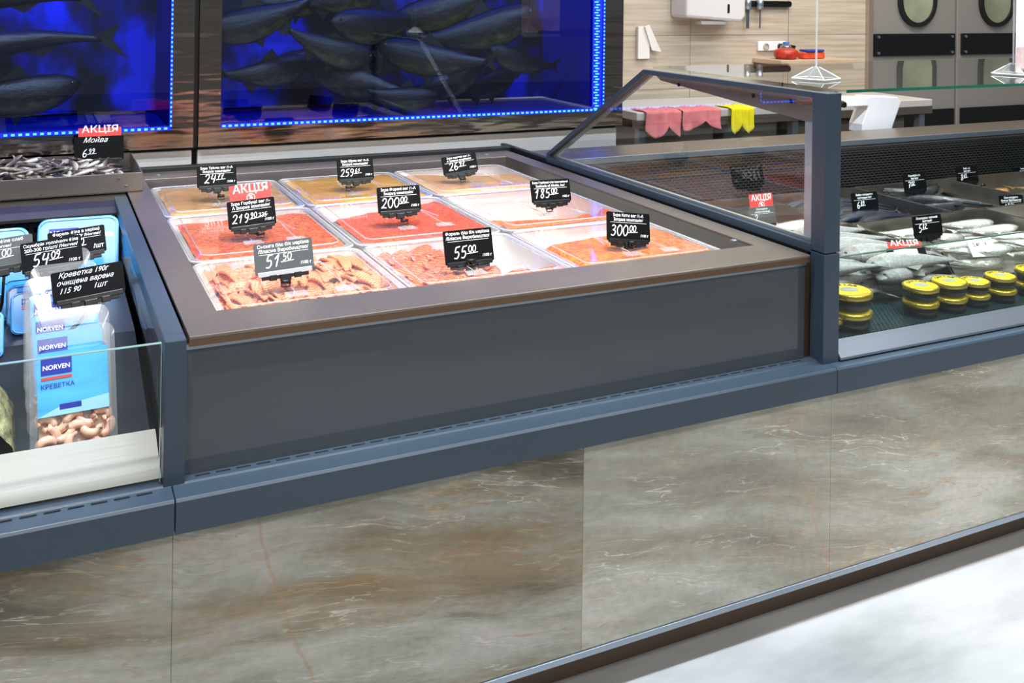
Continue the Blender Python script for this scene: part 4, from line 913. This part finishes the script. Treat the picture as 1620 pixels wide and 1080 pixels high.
for k, x in enumerate((2.55, 2.9, 3.25, 3.6)):
    fish('dark', (x, 3.09, .70), .36, R((4, 183)[k % 2]), 80, 0, 'dark fish laid on the deck under the perforated back panel', 'dark fish along the back panel')
fish('mackerel', (2.3, 3.08, .70), .4, R(2), 80, 0, 'blue backed fish on the deck nearest the glass end')
fish('gold', (3.95, 3.09, .70), .34, R(4), 80, 0, 'reddish golden fish below the back panel at far right')

# tags in the right case
zt_ = .705
price_tag(1368, 318, 2.66, zt_, 'small dark price board above the long white fish', ['Риба холодного', 'копчення /кг/'], '6', '89', w=.125, h=.062, ph=.024, tl=10, reach=(0, -.03), unit='')
price_tag(1447, 287, 2.86, zt_, 'small price board 7 above the blue backed fish', ['Скумбрія с/с', '/вагова/'], '7', '02', w=.125, h=.062, ph=.024, tl=10, reach=(.02, -.03), unit='')
price_tag(1530, 275, 2.98, zt_, 'small price board 8.65 above the eels', ['Риба с/с', '/вагова/'], '8', '65', w=.13, h=.062, ph=.024, tl=10, reach=(.05, -.04), unit='')
price_tag(1600, 322, 2.56, zt_, 'price board 12.34 in front of the black eels', ['Сом холодного', '/Власне Виробництво/'], '12', '34', w=.13, h=.062, ph=.024, tl=10, rl=2, reach=(.0, -.05), unit='')
price_tag(1467, 355, 2.30, zt_, 'price board 5.82 standing in the tray of pale fish', ['Оселедець солоний', '/ваговий/'], '5', '82', w=.13, h=.058, ph=.024, tl=10, reach=(.02, -.02), unit='')
price_tag(1618, 275, 3.05, zt_, 'price board 10 cut by the right photo edge', ['Риба', '/вагова/'], '10', '', w=.13, h=.062, ph=.024, tl=10, reach=(.0, -.03), unit='')
pt = price_tag(1440, 415, 2.10, .70, 'black price board with red card and white receipt over silver fish', None, '2', '1', w=.15, h=.085, akcia=.024, tl=30, rl=4, ph=.03, reach=(.02, -.02), unit='')
c_ = at(1437, 410, y=2.085)
rc = MB().box(-.045, .045, -.001, .001, -.03, .03); rc.xf(Matrix.Translation(c_) @ Matrix.Rotation(R(-30), 4, 'X') @ Matrix.Rotation(R(5), 4, 'Y'))
o = rc.build('receipt', pm('paper', 'eceaf0', .6)); tag(o, 'white receipt in clear sleeve lying on the dark board behind glass', 'receipt')
c_ = at(1553, 390, y=2.15)
rc = MB().box(-.055, .055, -.001, .001, -.032, .032); rc.xf(Matrix.Translation(c_) @ Matrix.Rotation(R(-35), 4, 'X') @ Matrix.Rotation(R(4), 4, 'Y'))
o = rc.build('receipt', MATS['paper']); tag(o, 'white paper slip lying on the pale fish in the second front tray', 'receipt')
q = MB(); put_text(q, '5,40  14', -.035, .0, -.0015, width=.06); q.xf(Matrix.Translation(c_) @ Matrix.Rotation(R(-35), 4, 'X') @ Matrix.Rotation(R(4), 4, 'Y')).build('lettering', black, o, world=False)
price_tag(1206, 340, 2.42, .75, 'board with red promotion card seen through the end glass', ['Оселедець', 'слабосолений'], '2', '', w=.105, h=.05, akcia=.045, tl=10, ph=.02, grey=True, unit='', reach=(0, -.02))

# caviar jars
lidy = pm('jar_lid_yellow', 'f0cf14', .3, .2, coat=.5); lidg = pm('jar_lid_gold', 'c8b04a', .22, .8); roe_dark = pm('dark_roe', '090a07', .25, bump=.8, bscale=240)
def make_jar():
    root = empty('caviar_jar', (0, 0, 0)); r = .048
    MB().lathe([(r*.80, 0), (r*.93, .003), (r*.95, .018), (r*.88, .024), (r*.88, .030), (.001, .030)], 36).build('glass_body', gl_jar, root, smooth=True, world=False)
    MB().lathe([(r*.72, .003), (r*.86, .005), (r*.87, .017), (r*.5, .021)], 28).build('roe_fill', roe_dark, root, smooth=True, world=False)
    lid = MB().lathe([(r*.9, .0262), (r*1.0, .0262), (r*1.01, .030), (r*1.0, .036), (r*.96, .0385), (r*.90, .0375)], 40).build('lid', lidg, root, smooth=True, world=False)
    MB().lathe([(r*.905, .0366), (r*.90, .0382), (r*.1, .0384)], 40).build('lid_top', lidy, lid, world=False)
    MB().add([(r*.42*math.cos(t), r*.30*math.sin(t), .0388) for t in [2*math.pi*k/24 for k in range(24)]], [tuple(range(24))]).build('lid_emblem', pm('emblem_grey', '8e948e', .4), lid, world=False)
    q = MB(); s = 'CAVIAR'
    for k, ch in enumerate(s):
        v, f, wd = text_geo(ch, size=.015, bold=.03); a = R(90+50-20*k)
        M = Matrix.Rotation(a-R(90), 4, 'Z') @ Matrix.Translation((-wd/2, r*.58, .0389)); q.add([tuple(M @ Vector(p)) for p in v], f)
    q.build('lid_lettering', black, lid, world=False)
    return root
jar0 = make_jar(); first = True
JP = [(1362, 466, 'stack standing nearest the post'), (1470, 456, 'second stack from the post'), (1513, 448, 'third stack, partly behind the second'), (1561, 450, 'fourth stack, small and close to the third'), (1597, 440, 'fifth stack from the post'), (1640, 428, 'stack at the right photo edge')]
JS = [1.22, 1.0, 1.0, .86, .9, .95]
for (px, py, lab), s in zip(JP, JS):
    c_ = at(px, py, z=.652+.077*s); c_.y = max(c_.y, 1.93)
    for lv, wl_ in ((0, 'lower'), (1, 'upper')):
        o = jar0 if first else copy_tree(jar0); first = False
        o.location = (c_.x+.003*lv, c_.y+.003*lv, .6525+.0395*s*lv); o.scale = (s, s, s); o.rotation_euler = (0, 0, R(-25+8*lv))
        tag(o, '%s yellow lidded caviar jar, %s' % (wl_, lab), 'jar')
o = copy_tree(jar0); o.location = (1.845, 1.935, .6525); o.scale = (.75, .75, .75); o.rotation_euler = (0, 0, 0); tag(o, 'low yellow lidded jar half hidden by the corner post', 'jar')

# ------------------------------------------------------------------ sign stands on the top glass
def sign_stand(px, py, label, sheet):
    c_ = at(px, py, z=1.2805); root = empty('sign_stand', c_, label, 'sign stand', rz=R(20))
    b = MB(); s = .048
    v = [(-s, -s, 0), (s, -s, 0), (s, s, 0), (-s, s, 0), (-s, -s, .004), (s, -s, .004), (s, s, .004), (-s, s, .004), (-.006, -.006, .035), (.006, -.006, .035), (.006, .006, .035), (-.006, .006, .035)]
    f = [(0, 1, 2, 3), (8, 9, 10, 11)]+[(k, (k+1) % 4, 4+(k+1) % 4, 4+k) for k in range(4)]+[(4+k, 4+(k+1) % 4, 8+(k+1) % 4, 8+k) for k in range(4)]
    b.add(v, f).build('clear_base', acryl, root, world=False)
    e = MB()
    for k in range(4): e.tube([v[4+k], v[8+k]], .0014, 5); e.tube([v[4+k], v[4+(k+1) % 4]], .0014, 5)
    e.build('base_edges', pm('acrylic_edge', 'd9dcdc', .2), root, world=False)
    MB().tube([(0, 0, .03), (0, 0, .5)], .003, 8).build('rod', glass('rod_acrylic', (.9, .9, .9), white=.35, boost=2), root, world=False)
    if sheet:
        MB().box(-.045, .19, -.022, -.020, .01, .36).build('sheet', pm('sheet_paper', 'dcd3d6', .4, var=.08, vscale=20), root, world=False)
        MB().box(-.046, .19, -.0225, -.0195, .01, .085).build('sheet_lower_print', pm('sheet_pink', 'c9b0ae', .5, var=.15, vscale=60), root, world=False)
sign_stand(1291, 126, 'clear acrylic sign stand with thin rod on the top glass', False)
sign_stand(1603, 118, 'clear acrylic sign stand holding a pale sheet at the right edge', True)

# ------------------------------------------------------------------ behind the counters
o = empty('equipment_head', (3.55, 3.58, 0), 'white angular plastic equipment housing seen under the top glass', 'equipment')
c0 = at(1362, 200, y=3.6)
MB().prism([(c0.x-.02, .86), (c0.x+.17, .86), (c0.x+.235, 1.00), (c0.x+.21, 1.025), (c0.x+.02, 1.035), (c0.x+.012, 1.02), (c0.x+.012, .97), (c0.x-.02, .90)], 'y', 3.57, 3.66).build('housing', white_p, o, .004)
MB().prism([(c0.x-.13, .99), (c0.x+.01, .99), (c0.x+.01, 1.03), (c0.x-.13, 1.035), (c0.x-.15, 1.02)], 'y', 3.56, 3.64).build('hinge_cover', white_p, o, .004)
MB().tube([(c0.x-.145, 3.56, 1.0), (c0.x-.145, 3.64, 1.0)], .014, 10).build('knob', black, o)
MB().box(c0.x+.03, c0.x+.09, 3.59, 3.64, 0, .87).build('stand', alu, o)

tb = empty('worktable', (2.75, 4.1, 0), 'steel worktable against the tiled wall with cloths hanging from it', 'table')
MB().box(2.62, 4.62, 4.05, 4.58, .90, .94).build('table_top', steel_light, tb, .004)
MB().box(2.62, 4.62, 4.05, 4.09, .86, .90).build('apron', steel_deck, tb)
for x in (2.66, 3.2, 3.62, 4.55):
    for y in (4.08, 4.54): MB().box(x-.02, x+.02, y-.02, y+.02, 0, .86).build('leg', alu, tb)
MB().box(2.64, 4.6, 4.07, 4.56, .25, .28).build('lower_shelf', steel_deck, tb)
fc = empty('storage_cabinet', (2.7, 4.2, .28), 'grey steel cabinet under the worktable behind the glass case', 'cabinet')
MB().box(2.72, 3.16, 4.16, 4.54, .285, .84).box(3.24, 3.58, 4.16, 4.54, .285, .84).build('body', pm('grey_cabinet', '837d76', .45), fc, .004)
bn = MB().box(3.68, 4.5, 4.14, 4.54, .285, .84); tag(bn.build('storage_box', pm('taupe_box', '8e867c', .5, var=.1, vscale=6), None, .008), 'taupe box on the lower shelf right of the grey cabinet', 'box')

def cloth(name, x0, x1, zt, drop, m, label, folds, seed, cr_=1):
    def fn(u, v):
        x = x0+(x1-x0)*(u+.04*math.sin(v*5+seed)*v); q = drop*(.55+.45*abs(math.sin(u*folds+seed)))
        if v < .3: return (x, 4.046+.12*(1-v/.3), zt+.003+.004*math.sin(u*14+seed))
        t = (v-.3)/.7
        return (x, 4.040-.018*abs(math.sin(u*folds*2+seed))-.01*t, zt+.003-q*t)
    o = MB().grid(fn, 40, 20).build(name, m, smooth=True); md = o.modifiers.new('thickness', 'SOLIDIFY'); md.thickness = .003; md.offset = 1
    return tag(o, label, 'cloth')
pinkm = pm('pink_cloth', 'd9787a', .9, var=.15, vscale=20); yelm = pm('yellow_cloth', 'e8d80c', .9, var=.1, vscale=20)
cloth('cloth', 2.66, 2.86, .94, .13, pinkm, 'pink cloth draped over the table edge, the left one', 4.2, .3)
cloth('cloth', 2.87, 3.1, .94, .10, pinkm, 'pink cloth draped over the table edge, the right one', 3.4, 1.2)
cloth('cloth', 3.17, 3.31, .94, .13, yelm, 'yellow cloth hanging over the table edge', 5, .8)
mp_ = MB().tube([(2.50, 4.3, .0), (2.52, 4.45, 1.0)], .012, 8); tag(mp_.build('mop_handle', pm('green_plastic', '7fae3a', .4), smooth=True), 'green pole leaning behind the fish tank corner by the table', 'pole')

# towel dispenser
x0 = 3.20; d = empty('towel_dispenser', (3.4, 4.6, 1.37), 'white paper towel dispenser on the tiled wall', 'dispenser')
MB().prism([(3.185, 1.395), (3.56, 1.37), (3.59, 1.40), (3.59, 1.72), (3.185, 1.72)], 'y', 4.44, 4.598).build('housing', pm('dispenser_white', 'cfcac8', .35), d, .015)
MB().box(3.46, 3.475, 4.437, 4.44, 1.42, 1.47).build('level_window', black, d, .002)
MB().box(3.30, 3.47, 4.46, 4.52, 1.355, 1.375).build('towel', pm('towel_paper', 'b9b2ac', .8), d, .004)
# knife rack with two hanging tools
kr = MB().prism(rrect(3.625, 4.04, 1.455, 1.49, .015, 4), 'y', 4.575, 4.598); tag(kr.build('knife_rack', black, None), 'black magnetic knife rack on the tiled wall', 'knife rack')
for k, x in enumerate((3.70, 3.79)):
    t_ = empty('utensil', (x, 4.56, 1.47), ['left steel tool hanging from the black wall rack', 'right steel tool hanging from the black wall rack'][k], 'utensil')
    MB().tube([(x, 4.56, 1.51), (x, 4.56, 1.44)], .02, 12).build('handle', alu, t_, smooth=True)
    MB().box(x-.010+.006*k, x+.010-.006*k, 4.558, 4.562, 1.33, 1.45).build('blade', pm('blade_steel', '6f7a88', .3, .7), t_)
# socket
sk = empty('wall_socket', (3.9, 4.6, 1.22), 'double white wall socket with a black plug in its right half', 'socket')
a_ = at(1199, 82, y=4.59); b_ = at(1243, 65, y=4.59)
MB().box(a_.x, b_.x, 4.585, 4.599, a_.z+.005, b_.z).build('plate', white_p, sk, .004)
MB().lathe([(.022, 0), (.022, .004), (.016, .006), (.016, .001)], 20).xf(Matrix.Translation((a_.x+.055, 4.585, (a_.z+b_.z)/2)) @ Matrix.Rotation(R(90), 4, 'X')).build('outlet', pm('socket_grey', 'b0a89c', .5), sk)
MB().tube([(b_.x-.05, 4.585, (a_.z+b_.z)/2), (b_.x-.045, 4.54, (a_.z+b_.z)/2), (b_.x+.02, 4.53, (a_.z+b_.z)/2)], [.018, .018, .007], 10).build('plug', black, sk, smooth=True)
MB().tube([(b_.x+.02, 4.53, (a_.z+b_.z)/2), (b_.x+.03, 4.56, (a_.z+b_.z)/2-.03), (b_.x-.01, 4.58, a_.z-.05), (b_.x-.03, 4.585, .96)], .004, 6).build('cord', black, sk, smooth=True)
# white papers on wall
pp = empty('paper_bag', (3.05, 4.59, 1.2), 'white folded paper hanging on the tiled wall left of the dispenser', 'paper')
a_ = at(1007, 93, y=4.59); b_ = at(1026, 42, y=4.59)
MB().box(a_.x, b_.x, 4.575, 4.598, a_.z, b_.z).build('packet', pm('packet_paper', 'ddd8d0', .7), pp, .002)
MB().prism([(b_.x-.04, b_.z), (b_.x-.01, b_.z+.01), (b_.x+.06, b_.z-.12), (b_.x+.07, b_.z-.14), (b_.x+.01, b_.z-.13)], 'y', 4.565, 4.575).build('loose_sheet', MATS['packet_paper'], pp)
# shelf with packets
sh = empty('wall_shelf', (3.9, 4.5, 1.1), 'small pale wooden shelf on the tiled wall left of the doors', 'shelf')
a_ = at(1236, 103, y=4.35); b_ = at(1356, 92, y=4.35)
MB().box(a_.x, b_.x, 4.35, 4.598, a_.z, b_.z-.005).build('board', pm('pale_wood', 'b79f86', .5, var=.12, vscale=12), sh, .003)
MB().box(a_.x+.01, b_.x-.01, 4.37, 4.598, a_.z-.035, a_.z-.001).build('rail', pm('brown_wood', '7a4a36', .5), sh)
zs = b_.z-.005
t1 = empty('plastic_tub', (a_.x+.12, 4.45, zs), 'clear tub with red contents and blue cap on the wall shelf', 'tub')
MB().lathe([(.055, .001), (.068, .02), (.068, .05), (.04, .062)], 24, (a_.x+.12, 4.45, zs)).build('contents', pm('red_contents', 'b4311c', .4, var=.4, vscale=40), t1, smooth=True)
MB().lathe([(.035, .061), (.03, .075), (.012, .09)], 20, (a_.x+.12, 4.45, zs)).build('clear_shoulder', gl_blister, t1, smooth=True)
MB().lathe([(.018, .088), (.018, .10)], 16, (a_.x+.12, 4.45, zs)).build('cap', pm('cap_blue', '2f7fd0', .4), t1)
t2 = empty('packet', (a_.x+.29, 4.45, zs), 'orange and blue packet on the wall shelf', 'packet')
MB().box(a_.x+.22, a_.x+.38, 4.41, 4.47, zs+.001, zs+.04).build('wrapper', pm('orange_wrap', 'd8502c', .4, var=.3, vscale=30), t2, .008)
MB().box(a_.x+.24, a_.x+.37, 4.405, 4.475, zs+.041, zs+.055).build('blue_flap', pm('blue_wrap', '2a3f9a', .4), t2, .004)
